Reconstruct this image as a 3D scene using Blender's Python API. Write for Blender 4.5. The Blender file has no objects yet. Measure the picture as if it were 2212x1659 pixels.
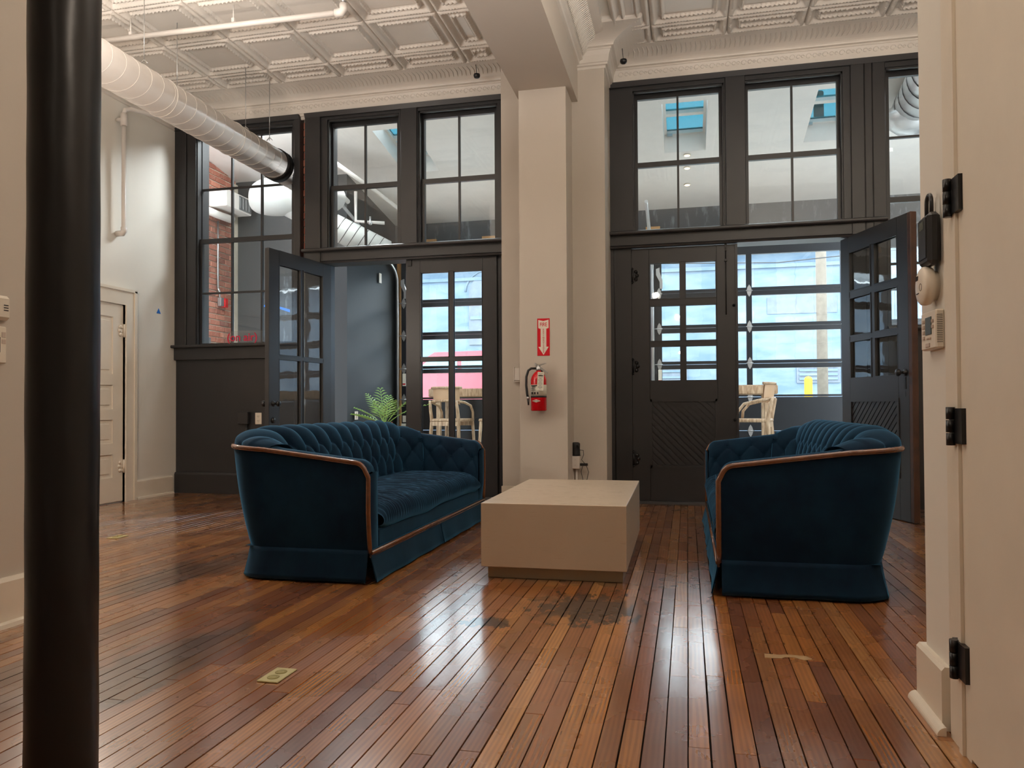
import bpy, bmesh, math, random
from mathutils import Vector, Matrix
R = random.Random(7)
PI = math.pi
sc = bpy.context.scene
COL = sc.collection

# ------------------------------------------------------------------ camera
def setup_camera():
    f, yaw, pit, rol, cy = 1649.7, math.radians(12.947), math.radians(0.968), math.radians(0.298), 850.3
    fw = Vector((-math.sin(yaw)*math.cos(pit), math.cos(yaw)*math.cos(pit), math.sin(pit)))
    rt = Vector((math.cos(yaw), math.sin(yaw), 0)); up = rt.cross(fw)
    r2 = rt*math.cos(rol)-up*math.sin(rol); u2 = rt*math.sin(rol)+up*math.cos(rol)
    cd = bpy.data.cameras.new('camera'); cam = bpy.data.objects.new('camera', cd); COL.objects.link(cam)
    m = Matrix((r2, u2, -fw)).transposed().to_4x4(); m.translation = Vector((0, 0, 0.85))
    cam.matrix_world = m
    cd.sensor_fit = 'HORIZONTAL'; cd.sensor_width = 36; cd.lens = f/2212*36
    cd.shift_y = (cy-829.5)/2212; cd.clip_start = 0.05; cd.clip_end = 300
    sc.camera = cam
setup_camera()

# ------------------------------------------------------------------ world, lights, exposure
w = bpy.data.worlds.new('sky'); sc.world = w; w.use_nodes = True
bg = w.node_tree.nodes['Background']; bg.inputs[0].default_value = (0.80, 0.91, 1.0, 1); bg.inputs[1].default_value = 11.5
def area(name, loc, size, power, color, rot=(0, 0, 0), sy=None, portal=False):
    l = bpy.data.lights.new(name, 'AREA'); l.energy = power; l.color = color; l.size = size
    if sy: l.shape = 'RECTANGLE'; l.size_y = sy
    o = bpy.data.objects.new(name, l); o.location = loc; o.rotation_euler = rot; COL.objects.link(o)
    if portal: l.cycles.is_portal = True
    return o
WARM = (1.0, 0.84, 0.68); SOFT = (1.0, 0.94, 0.88)
def bulb(name, loc, power, color, radius=.12):
    l = bpy.data.lights.new(name, 'POINT'); l.energy = power; l.color = color; l.shadow_soft_size = radius
    o = bpy.data.objects.new(name, l); o.location = loc; COL.objects.link(o)
bulb('unseen_warm_lamp', (-.15, .8, 2.3), 20, WARM, .04)
bulb('unseen_warm_lamp', (-.6, -1.6, 3.0), 10, WARM, .04)
bulb('unseen_warm_lamp', (-3.64, 3.86, 1.75), 55, (1.0, .88, .76), .05)  # added out of sight behind the column to lift left wall and floor
area('unseen_ceiling_fill', (-3.2, 3.3, 3.0), 2.4, 150, SOFT, (PI, 0, 0), .9)  # added fill facing up, out of view, brightens the left bay ceiling
area('unseen_ceiling_fill', (.9, 3.0, 2.7), 2.6, 140, SOFT, (PI, 0, 0), 1.0)  # same added fill for the right bay ceiling
def aimed(name, loc, to, sx, sy, power, color):
    o = area(name, loc, sx, power, color, (0, 0, 0), sy)
    o.rotation_euler = (Vector(to)-Vector(loc)).to_track_quat('-Z', 'Y').to_euler()
aimed('unseen_left_wall_fill', (-3.3, 7.38, 4.02), (-5.05, 6.1, 2.3), 1.3, .25, 130, (.92, .97, 1.0))  # unseen light added above the glass, aimed at the left wall
area('garage_door_portal', (-2.35, 11.35, 2.0), 3.7, 1, (1, 1, 1), (-PI/2, 0, 0), 2.2, True)  # added portal guiding sky sampling at the garage door, no lamp
area('garage_door_portal', (1.4, 11.35, 2.0), 3.7, 1, (1, 1, 1), (-PI/2, 0, 0), 2.2, True)  # same sampling portal at the right garage door
area('added_skylight_portal', (-.6, 7.57, 4.45), 11.2, 1, (1, 1, 1), (0, 0, 0), .87, True)  # sampling portal at the unseen roof strips added for light
sc.view_settings.view_transform = 'Standard'; sc.view_settings.look = 'None'
sc.view_settings.gamma = 1.0; sc.view_settings.use_curve_mapping = False
sc.view_settings.exposure = -0.06
sc.cycles.use_denoising = True; sc.cycles.denoising_prefilter = 'ACCURATE'; sc.cycles.denoising_input_passes = 'RGB_ALBEDO_NORMAL'
sc.cycles.max_bounces = 8; sc.cycles.diffuse_bounces = 4; sc.cycles.transparent_max_bounces = 24
sc.cycles.sample_clamp_indirect = 4.0; sc.cycles.caustics_reflective = False; sc.cycles.caustics_refractive = False

# ------------------------------------------------------------------ materials
def srgb(r, g, b):
    return tuple(((c/255)/12.92 if c/255 <= .04045 else ((c/255+.055)/1.055)**2.4) for c in (r, g, b)) + (1,)
class NT:
    def __init__(s, name):
        s.m = bpy.data.materials.new(name); s.m.use_nodes = True; s.t = s.m.node_tree
        s.b = s.t.nodes['Principled BSDF']; s.out = s.t.nodes['Material Output']
    def n(s, typ, **kw):
        nd = s.t.nodes.new(typ)
        for k, v in kw.items():
            if k.startswith('i_'): nd.inputs[k[2:].replace('_', ' ')].default_value = v
            else: setattr(nd, k, v)
        return nd
    def l(s, a, b): s.t.links.new(a, b)
    def math(s, op, a, b=None, c=None):
        nd = s.n('ShaderNodeMath', operation=op)
        for i, x in enumerate((a, b, c)):
            if x is None: continue
            if isinstance(x, (int, float)): nd.inputs[i].default_value = x
            else: s.l(x, nd.inputs[i])
        return nd.outputs[0]
    def mix(s, f, a, b, bt='MIX'):
        nd = s.n('ShaderNodeMix', data_type='RGBA', blend_type=bt)
        for i, x in ((0, f), (6, a), (7, b)):
            if isinstance(x, (int, float)): nd.inputs[i].default_value = x
            elif isinstance(x, tuple): nd.inputs[i].default_value = x
            else: s.l(x, nd.inputs[i])
        return nd.outputs[2]
    def ramp(s, f, *st):
        nd = s.n('ShaderNodeValToRGB'); e = nd.color_ramp.elements
        while len(e) < len(st): e.new(.5)
        for k, (p, c) in zip(e, st): k.position = p; k.color = c if isinstance(c, tuple) else (c, c, c, 1)
        s.l(f, nd.inputs[0]); return nd.outputs[0]
    def noise(s, vec, scale, detail=3, rough=.55, dist=0):
        nd = s.n('ShaderNodeTexNoise'); nd.inputs['Scale'].default_value = scale; nd.inputs['Detail'].default_value = detail
        nd.inputs['Roughness'].default_value = rough; nd.inputs['Distortion'].default_value = dist
        if vec is not None: s.l(vec, nd.inputs['Vector'])
        return nd.outputs[0]
    def pos(s): return s.n('ShaderNodeNewGeometry').outputs['Position']
    def obj(s): return s.n('ShaderNodeTexCoord').outputs['Object']
    def scale(s, vec, x, y, z):
        nd = s.n('ShaderNodeMapping'); nd.inputs['Scale'].default_value = (x, y, z); s.l(vec, nd.inputs[0]); return nd.outputs[0]
    def bump(s, h, strength=.3, dist=.01):
        nd = s.n('ShaderNodeBump'); nd.inputs['Strength'].default_value = strength; nd.inputs['Distance'].default_value = dist
        s.l(h, nd.inputs['Height']); s.l(nd.outputs[0], s.b.inputs['Normal'])
def simple(name, col, rough=.5, metal=0, var=.06, scale=6, bump=.0, bscale=60, spec=.5, **kw):
    t = NT(name); p = t.pos()
    n = t.noise(p, scale, 4)
    t.l(t.mix(t.ramp(n, (.3, 0.0), (.7, 1.0)), tuple(c*(1-var) for c in col[:3])+(1,), tuple(min(1, c*(1+var)) for c in col[:3])+(1,)), t.b.inputs['Base Color'])
    t.b.inputs['Roughness'].default_value = rough; t.b.inputs['Metallic'].default_value = metal
    t.b.inputs['Specular IOR Level'].default_value = spec
    for k, v in kw.items(): t.b.inputs[k.replace('_', ' ')].default_value = v
    if bump: t.bump(t.noise(p, bscale, 3), bump, .004)
    return t.m
M = {}
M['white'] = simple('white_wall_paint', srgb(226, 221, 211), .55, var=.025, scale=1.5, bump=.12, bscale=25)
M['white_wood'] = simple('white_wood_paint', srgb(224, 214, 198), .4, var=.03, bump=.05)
M['white_dimmed'] = simple('dimmed_white_wall_paint', srgb(192, 182, 170), .55, var=.025, scale=1.5, bump=.12, bscale=25)  # white wall paint darkened so pier, beam and partition look less lit
M['tin'] = simple('white_painted_tin', srgb(216, 208, 198), .38, var=.05, scale=3, bump=.15, bscale=40)
M['duct'] = simple('white_duct_paint', srgb(222, 215, 208), .4, var=.03)
M['duct_dimmed'] = simple('dimmed_white_duct_paint', srgb(165, 165, 160), .45, var=.04)  # white duct paint darkened so the elbow beyond looks less lit
M['dark'] = simple('charcoal_paint', srgb(39, 38, 39), .38, var=.06, bump=.06, bscale=18)
M['dark_flat'] = simple('charcoal_wall_paint', srgb(37, 40, 41), .6, var=.05, scale=2)
M['grey_door'] = M['dark']
M['black'] = simple('black_plastic', srgb(22, 22, 24), .4)
M['iron'] = simple('black_iron', srgb(26, 25, 26), .35, metal=.3, bump=.2, bscale=12)
M['silver'] = simple('galvanised_steel', srgb(190, 190, 190), .35, metal=.9)
M['spiral'] = simple('silver_duct', srgb(200, 200, 200), .38, metal=.6)
M['alum'] = simple('black_aluminium', srgb(30, 32, 36), .4, metal=.2)
M['plastic'] = simple('white_plastic', srgb(226, 216, 200), .4, var=.02)
M['button'] = simple('grey_button', srgb(190, 172, 158), .5)
M['screen'] = simple('lcd_screen', srgb(70, 78, 72), .25)
M['red'] = simple('red_enamel', srgb(190, 14, 24), .25, var=.03)
M['label'] = simple('paper_label', srgb(226, 220, 205), .5)
M['ink'] = simple('dark_ink', srgb(40, 30, 30), .6)
M['sign_red'] = simple('sign_red', srgb(196, 14, 34), .3)
M['brass'] = simple('brass', srgb(178, 164, 116), .4, metal=.5)
M['brass_dark'] = simple('brass_lid', srgb(130, 116, 60), .45, metal=.5)
M['timber'] = simple('pine_timber', srgb(176, 132, 84), .6, var=.15, scale=9)
M['subfloor'] = simple('dark_subfloor', srgb(26, 17, 12), .9)
M['mortar'] = simple('lime_mortar', srgb(202, 190, 172), .9, var=.1, bump=.3)
M['terracotta'] = simple('terracotta', srgb(170, 96, 62), .7)
M['mastic'] = simple('filler_patch', srgb(140, 112, 78), .5)
M['tape'] = simple('blue_tape', srgb(30, 110, 200), .6)
M['old_wood'] = simple('dark_old_wood', srgb(64, 38, 24), .5, var=.3, scale=12)
M['asphalt'] = simple('street', srgb(180, 178, 172), .9)
M['carpaint'] = simple('faded_red_paint', srgb(150, 66, 76), .35)
M['carglass'] = simple('car_glass', srgb(110, 150, 160), .15)
M['yellow'] = simple('yellow_bollard', srgb(200, 150, 40), .6)
M['cane'] = simple('cane', srgb(200, 165, 130), .6)

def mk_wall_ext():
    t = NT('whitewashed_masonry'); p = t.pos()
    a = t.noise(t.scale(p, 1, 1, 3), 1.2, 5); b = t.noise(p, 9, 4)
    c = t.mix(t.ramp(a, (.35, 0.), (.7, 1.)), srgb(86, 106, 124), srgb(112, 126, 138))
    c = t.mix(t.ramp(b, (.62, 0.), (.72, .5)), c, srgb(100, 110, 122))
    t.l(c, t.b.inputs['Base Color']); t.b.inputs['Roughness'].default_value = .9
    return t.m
M['ext'] = mk_wall_ext()
M['ext_blue'] = simple('blue_sheet', srgb(74, 108, 150), .7, var=.15, scale=4)
M['ext_grey'] = simple('grey_patch', srgb(98, 106, 116), .8, var=.15, scale=5)
M['ext_roof'] = simple('sheet_roof', srgb(140, 148, 152), .6)
M['pole'] = simple('weathered_pole', srgb(104, 96, 86), .9, var=.15, scale=8)

def mk_glass():
    t = NT('window_glass'); t.t.nodes.remove(t.b)
    tr = t.n('ShaderNodeBsdfTransparent'); tr.inputs[0].default_value = (.975, .99, .985, 1)
    gl = t.n('ShaderNodeBsdfGlossy'); gl.inputs['Roughness'].default_value = .02
    nz = t.n('ShaderNodeBump'); nz.inputs['Strength'].default_value = .03; nz.inputs['Distance'].default_value = .02
    t.l(t.noise(t.pos(), 5, 2), nz.inputs['Height']); t.l(nz.outputs[0], gl.inputs['Normal'])
    fr = t.n('ShaderNodeFresnel'); fr.inputs[0].default_value = 1.75
    bf = t.n('ShaderNodeNewGeometry'); fac = t.math('MULTIPLY', fr.outputs[0], t.math('SUBTRACT', 1.0, bf.outputs['Backfacing']))
    mx = t.n('ShaderNodeMixShader'); t.l(fac, mx.inputs[0]); t.l(tr.outputs[0], mx.inputs[1]); t.l(gl.outputs[0], mx.inputs[2])
    t.l(mx.outputs[0], t.out.inputs[0]); return t.m
M['glass'] = mk_glass()
def mk_clear(name, col, mixf=.1):
    t = NT(name); t.t.nodes.remove(t.b)
    tr = t.n('ShaderNodeBsdfTransparent'); tr.inputs[0].default_value = col
    gl = t.n('ShaderNodeBsdfGlossy'); gl.inputs['Roughness'].default_value = .1
    mx = t.n('ShaderNodeMixShader'); mx.inputs[0].default_value = mixf
    t.l(tr.outputs[0], mx.inputs[1]); t.l(gl.outputs[0], mx.inputs[2]); t.l(mx.outputs[0], t.out.inputs[0]); return t.m
M['acrylic'] = mk_clear('clear_acrylic', (.9, .9, .9, 1), .06)
M['blue_film'] = mk_clear('blue_film', (.11, .22, .25, 1), .03)
M['white_film'] = mk_clear('clear_film', (.8, .84, .86, 1), .05)
def mk_glow():
    t = NT('warm_glow'); t.b.inputs['Emission Color'].default_value = (1, .75, .45, 1); t.b.inputs['Emission Strength'].default_value = 4; return t.m
M['glow'] = mk_glow()

def mk_velvet():
    t = NT('teal_velvet'); p = t.obj(); n = t.noise(p, 5, 5, .6); n2 = t.noise(t.scale(p, 1, 1, 4), 60, 2)
    c = t.mix(t.ramp(n, (.35, 0.), (.7, 1.)), (.0015, .009, .023, 1), (.0035, .021, .044, 1))
    t.l(c, t.b.inputs['Base Color']); t.b.inputs['Roughness'].default_value = .85
    t.b.inputs['Specular IOR Level'].default_value = .15
    t.b.inputs['Sheen Weight'].default_value = .5; t.b.inputs['Sheen Roughness'].default_value = .35
    t.b.inputs['Sheen Tint'].default_value = (.10, .42, .75, 1)
    t.bump(n2, .06, .003); return t.m
M['velvet'] = mk_velvet()
def mk_walnut():
    t = NT('walnut_trim'); p = t.scale(t.obj(), 3, 3, 3); n = t.noise(p, 9, 4)
    t.l(t.mix(n, srgb(66, 34, 15), srgb(112, 64, 32)), t.b.inputs['Base Color']); t.b.inputs['Roughness'].default_value = .25
    t.b.inputs['Coat Weight'].default_value = .5; return t.m
M['walnut'] = mk_walnut()
def mk_oak():
    t = NT('pale_oak'); p = t.scale(t.obj(), 20, 20, 3); n = t.noise(p, 2.5, 4, dist=.6)
    t.l(t.mix(t.ramp(n, (.35, 0.), (.65, 1.)), srgb(150, 118, 86), srgb(205, 178, 146)), t.b.inputs['Base Color']); t.b.inputs['Roughness'].default_value = .5
    return t.m
M['oak'] = mk_oak()
def mk_table():
    t = NT('brushed_cream_laminate'); p = t.obj(); n = t.noise(t.scale(p, 3, 60, 60), 3, 3); n2 = t.noise(p, 4, 3)
    t.l(t.mix(n2, srgb(172, 154, 134), srgb(182, 165, 145)), t.b.inputs['Base Color'])
    t.l(t.ramp(n, (.3, .26), (.7, .40)), t.b.inputs['Roughness']); t.bump(n, .05, .002); return t.m
M['table'] = mk_table()
M['plinth'] = simple('brushed_metal_plinth', srgb(150, 136, 112), .35, metal=.6)

def mk_plank():
    t = NT('varnished_heart_pine')
    g = t.n('ShaderNodeNewGeometry'); oi = t.n('ShaderNodeObjectInfo')
    rnd = t.math('FRACT', t.math('ADD', oi.outputs['Random'], g.outputs['Random Per Island']))
    r2 = t.math('FRACT', t.math('MULTIPLY', rnd, 17.31))
    P = g.outputs['Position']
    off = t.n('ShaderNodeCombineXYZ'); t.l(t.math('MULTIPLY', rnd, 37.), off.inputs[0]); t.l(t.math('MULTIPLY', r2, 53.), off.inputs[1])
    va = t.n('ShaderNodeVectorMath', operation='ADD'); t.l(P, va.inputs[0]); t.l(off.outputs[0], va.inputs[1])
    V = va.outputs[0]
    wv = t.n('ShaderNodeTexWave', wave_type='BANDS', bands_direction='X'); wv.inputs['Scale'].default_value = 22; wv.inputs['Distortion'].default_value = 5
    wv.inputs['Detail'].default_value = 2; wv.inputs['Detail Scale'].default_value = .7
    t.l(t.scale(V, 1, .10, 1), wv.inputs['Vector'])
    fine = t.noise(t.scale(V, 80, 3, 1), 1.0, 2)
    blot = t.noise(t.scale(V, 6, 1.6, 1), 1.6, 4)
    tone = t.ramp(rnd, (0., srgb(160, 102, 50)), (.16, srgb(118, 72, 46)), (.32, srgb(188, 128, 66)), (.48, srgb(140, 84, 52)), (.66, srgb(176, 114, 54)), (.84, srgb(106, 64, 46)), (1., srgb(190, 134, 76)))
    c = t.mix(t.math('MULTIPLY', t.ramp(wv.outputs[0], (.25, 0.), (.8, 1.)), .34), tone, srgb(84, 42, 20))
    c = t.mix(t.math('MULTIPLY', t.ramp(fine, (.35, 0.), (.7, 1.)), .3), c, srgb(96, 54, 26))
    c = t.mix(t.math('MULTIPLY', t.ramp(blot, (.4, 0.), (.75, 1.)), .35), c, srgb(96, 54, 30))
    # boards darker in patches towards the left wall
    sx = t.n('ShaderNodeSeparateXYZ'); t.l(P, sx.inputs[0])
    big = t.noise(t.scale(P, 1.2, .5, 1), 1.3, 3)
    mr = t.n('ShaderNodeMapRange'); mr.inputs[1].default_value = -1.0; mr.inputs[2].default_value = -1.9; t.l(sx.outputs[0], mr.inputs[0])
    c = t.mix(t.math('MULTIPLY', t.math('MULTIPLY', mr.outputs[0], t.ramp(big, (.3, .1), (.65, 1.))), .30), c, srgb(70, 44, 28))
    def stain(cx, cy, rx, ry, thr, nscale, col, amt=.85):
        wd = .10 if nscale < 20 else .025
        v = t.n('ShaderNodeVectorMath', operation='SUBTRACT'); t.l(P, v.inputs[0]); v.inputs[1].default_value = (cx, cy, 0)
        s = t.scale(v.outputs[0], 1/rx, 1/ry, 0)
        ln = t.n('ShaderNodeVectorMath', operation='LENGTH'); t.l(s, ln.inputs[0])
        k = t.math('SUBTRACT', 1.0, ln.outputs['Value'])
        nn = t.noise(t.scale(P, 1, .45, 1), nscale, 4, .65)
        val = t.math('ADD', t.math('MULTIPLY', k, .5), t.math('SUBTRACT', nn, .5))
        m = t.math('MULTIPLY', t.ramp(val, (thr, 0.), (thr+wd, 1.)), amt)
        return m, col
    for a in ((-1.72, 2.25, .28, .5, .10, 5, srgb(48, 42, 36), .62), (-2.55, 3.5, .30, .9, .16, 4, srgb(44, 38, 38), .6),
              (-2.0, 1.9, .35, .35, .12, 6, srgb(52, 44, 36), .5), (-.42, 3.22, .40, .45, .24, 26, srgb(24, 20, 20), .95),
              (-.78, 2.92, .16, .14, .22, 22, srgb(28, 26, 26), .95), (1.25, 3.5, .4, .7, .12, 4, srgb(52, 46, 46), .6),
              (-1.9, 5.4, .5, .8, .2, 8, srgb(60, 36, 22), .6)):
        m, col = stain(*a); c = t.mix(m, c, col)
    vo = t.n('ShaderNodeTexVoronoi'); vo.inputs['Scale'].default_value = 9; t.l(t.scale(P, 1, .8, 0), vo.inputs['Vector'])
    sp = t.ramp(vo.outputs['Distance'], (.035, 1.), (.05, 0.))
    spn = t.ramp(t.noise(P, 2.5, 2), (.5, 0.), (.56, 1.))
    c = t.mix(t.math('MULTIPLY', t.math('MULTIPLY', sp, spn), .8), c, srgb(34, 22, 18))
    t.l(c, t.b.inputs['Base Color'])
    rn = t.noise(P, 3.5, 4)
    t.l(t.ramp(rn, (.3, .20), (.7, .36)), t.b.inputs['Roughness'])
    t.b.inputs['IOR'].default_value = 1.5
    t.b.inputs['Coat Weight'].default_value = 1.0; t.b.inputs['Coat Roughness'].default_value = .16; t.b.inputs['Coat IOR'].default_value = 1.7
    h = t.math('ADD', 0.0, t.math('MULTIPLY', t.noise(t.scale(P, 9, 2.5, 1), 1.2, 2, .4), .8))
    t.bump(h, .07, .004)
    return t.m
M['plank'] = mk_plank()
def mk_brick():
    t = NT('red_brick'); oi = t.n('ShaderNodeObjectInfo'); g = t.n('ShaderNodeNewGeometry')
    r = t.math('FRACT', t.math('ADD', oi.outputs['Random'], g.outputs['Random Per Island']))
    n = t.noise(g.outputs['Position'], 24, 4)
    c = t.ramp(r, (0., srgb(162, 98, 80)), (.3, srgb(180, 114, 94)), (.6, srgb(146, 86, 72)), (.85, srgb(190, 124, 102)), (1., srgb(136, 84, 74)))
    c = t.mix(t.ramp(n, (.55, 0.), (.8, .6)), c, srgb(206, 180, 160))
    t.l(c, t.b.inputs['Base Color']); t.b.inputs['Roughness'].default_value = .9; t.bump(n, .4, .006); return t.m
M['brick'] = mk_brick()
def mk_leaf():
    t = NT('palm_leaf'); n = t.noise(t.pos(), 12, 3)
    t.l(t.mix(n, srgb(60, 110, 40), srgb(150, 190, 90)), t.b.inputs['Base Color']); t.b.inputs['Roughness'].default_value = .45
    t.b.inputs['Subsurface Weight'].default_value = .1; return t.m
M['leaf'] = mk_leaf()
def mk_smear():
    t = NT('smeared_header_paint'); p = t.pos(); n = t.noise(t.scale(p, 5, 1, 1.2), 2.2, 6, .7)
    t.l(t.mix(t.ramp(n, (.55, 0.), (.78, .8)), srgb(52, 56, 60), srgb(130, 138, 146)), t.b.inputs['Base Color']); t.b.inputs['Roughness'].default_value = .7; return t.m
M['header'] = mk_smear()

# ------------------------------------------------------------------ mesh helpers
class MB:
    def __init__(s): s.v = []; s.f = []; s.sm = []
    def add(s, vs, fs, smooth=False):
        o = len(s.v); s.v += [tuple(v) for v in vs]; s.f += [tuple(i+o for i in f) for f in fs]; s.sm += [smooth]*len(fs); return s
    def box(s, x0, x1, y0, y1, z0, z1):
        vs = [(x, y, z) for z in (z0, z1) for y in (y0, y1) for x in (x0, x1)]
        return s.add(vs, [(0, 2, 3, 1), (4, 5, 7, 6), (0, 1, 5, 4), (2, 6, 7, 3), (0, 4, 6, 2), (1, 3, 7, 5)])
    def bevbox(s, x0, x1, y0, y1, z0, z1, b=.004):
        pr = [(x0+b, y0), (x1-b, y0), (x1, y0+b), (x1, y1-b), (x1-b, y1), (x0+b, y1), (x0, y1-b), (x0, y0+b)]
        inn = [(min(max(x, x0+b), x1-b), min(max(y, y0+b), y1-b)) for x, y in pr]
        vs = []
        for z, q in ((z0, inn), (z0+b, pr), (z1-b, pr), (z1, inn)): vs += [(x, y, z) for x, y in q]
        fs = [tuple(range(7, -1, -1)), tuple(range(24, 32))]
        for k in range(3):
            for i in range(8):
                j = (i+1) % 8; fs.append((k*8+i, k*8+j, k*8+8+j, k*8+8+i))
        return s.add(vs, fs)
    def prism(s, poly, a, b, axis='y'):
        """poly = list of 2D points; extruded from a to b along axis. 'y': (x,z); 'x': (y,z); 'z': (x,y)"""
        n = len(poly)
        def P(p, t):
            return (p[0], t, p[1]) if axis == 'y' else ((t, p[0], p[1]) if axis == 'x' else (p[0], p[1], t))
        vs = [P(p, a) for p in poly]+[P(p, b) for p in poly]
        fs = [tuple(range(n)), tuple(range(2*n-1, n-1, -1))]+[(i, i+n, (i+1) % n+n, (i+1) % n) for i in range(n)]
        return s.add(vs, fs)
    def tube(s, pts, r, n=10, caps=True, closed=False, flat=None):
        pts = [Vector(p) for p in pts]; m = len(pts); vs = []; fs = []
        if not isinstance(r, (list, tuple)): r = [r]*m
        up = None
        for i, p in enumerate(pts):
            a = pts[i-1] if (i > 0 or closed) else p; b = pts[(i+1) % m] if (i < m-1 or closed) else p
            t = (b-a).normalized()
            if up is None:
                up = Vector((0, 0, 1)) if abs(t.z) < .9 else Vector((1, 0, 0))
            side = t.cross(up).normalized(); up = side.cross(t).normalized()
            for k in range(n):
                an = 2*PI*k/n; fl = flat or 1
                vs.append(p+side*math.cos(an)*r[i]+up*math.sin(an)*r[i]*fl)
        for i in range(m if closed else m-1):
            for k in range(n):
                j = (i+1) % m; fs.append((i*n+k, i*n+(k+1) % n, j*n+(k+1) % n, j*n+k))
        s.add(vs, fs, True)
        if caps and not closed:
            s.add(vs[:n], [tuple(range(n-1, -1, -1))]); s.add(vs[-n:], [tuple(range(n))])
        return s
    def lathe(s, prof, c=(0, 0, 0), n=20, axis='z'):
        vs = []; fs = []
        for r, h in prof:
            for k in range(n):
                a = 2*PI*k/n; x, y = r*math.cos(a), r*math.sin(a)
                p = (x, y, h) if axis == 'z' else ((x, h, y) if axis == 'y' else (h, x, y))
                vs.append((p[0]+c[0], p[1]+c[1], p[2]+c[2]))
        for i in range(len(prof)-1):
            for k in range(n): fs.append((i*n+k, i*n+(k+1) % n, (i+1)*n+(k+1) % n, (i+1)*n+k))
        s.add(vs, fs, True)
        m = len(prof)
        s.add(vs[:n], [tuple(range(n-1, -1, -1))]); s.add(vs[-n:], [tuple(range(n))]); return s
    def grid(s, fn, nu, nv, cu=False, smooth=True):
        vs = [fn(i/nu, j/nv) for i in range(nu+(0 if cu else 1)) for j in range(nv+1)]
        N = nu if cu else nu+1; fs = []
        for i in range(nu):
            for j in range(nv):
                a = i*(nv+1)+j; b = ((i+1) % N)*(nv+1)+j; fs.append((a, b, b+1, a+1))
        return s.add(vs, fs, smooth)
    def xf(s, M4):
        s.v = [tuple(M4 @ Vector(v)) for v in s.v]; return s
    def mesh(s, name, mat):
        me = bpy.data.meshes.new(name); me.from_pydata(s.v, [], s.f); me.polygons.foreach_set('use_smooth', s.sm)
        bm = bmesh.new(); bm.from_mesh(me); bmesh.ops.remove_doubles(bm, verts=bm.verts, dist=1e-6)
        bmesh.ops.recalc_face_normals(bm, faces=bm.faces); bm.to_mesh(me); bm.free()
        if mat: me.materials.append(mat)
        return me
    def build(s, name, mat, parent=None):
        return link(name, s.mesh(name, mat), parent)
def link(name, data, parent=None):
    o = bpy.data.objects.new(name, data); COL.objects.link(o)
    if parent is not None: o.parent = parent
    return o
def B(*a): return MB().box(*a)
def BB(*a, b=.004): return MB().bevbox(*a, b=b)
def thing(name, label, cat, loc=(0, 0, 0), rz=0, group=None):
    o = link(name, None); o.location = loc; o.rotation_euler = (0, 0, rz); tag(o, label, cat, group); return o
def tag(o, label, cat, group=None):
    o['label'] = label; o['category'] = cat
    if group: o['group'] = group
    return o
def struct(name, mb=None, mat=None, parent=None, loc=None, rz=0):
    o = mb.build(name, mat, parent) if mb else link(name, None, parent)
    if parent is None: o['kind'] = 'structure'
    if loc: o.location = loc
    if rz: o.rotation_euler = (0, 0, rz)
    return o
def copy_tree(o, parent=None):
    c = o.copy(); COL.objects.link(c); c.parent = parent
    for ch in list(o.children): copy_tree(ch, c)
    return c
def text_mesh(txt, size, depth, mat, bold=0, align='CENTER', sp=1, name='lettering'):
    cu = bpy.data.curves.new('t', 'FONT'); cu.body = txt; cu.size = size; cu.extrude = depth; cu.offset = bold; cu.align_x = align; cu.align_y = 'CENTER'; cu.space_line = sp
    cu.resolution_u = 3
    o = bpy.data.objects.new('t', cu); COL.objects.link(o); bpy.context.view_layer.update()
    me = bpy.data.meshes.new_from_object(o.evaluated_get(bpy.context.evaluated_depsgraph_get()))
    bpy.data.objects.remove(o); bpy.data.curves.remove(cu); me.materials.clear(); me.materials.append(mat); me.name = name
    return me

Y0 = 6.80            # facade reference plane; left wall x = -5.05
ZC = 3.90            # pressed ceiling
trim_n = [0]
def trim(mb, mat=None):
    trim_n[0] += 1; return struct('trim_%d' % trim_n[0], mb, mat or M['dark'])

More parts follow.
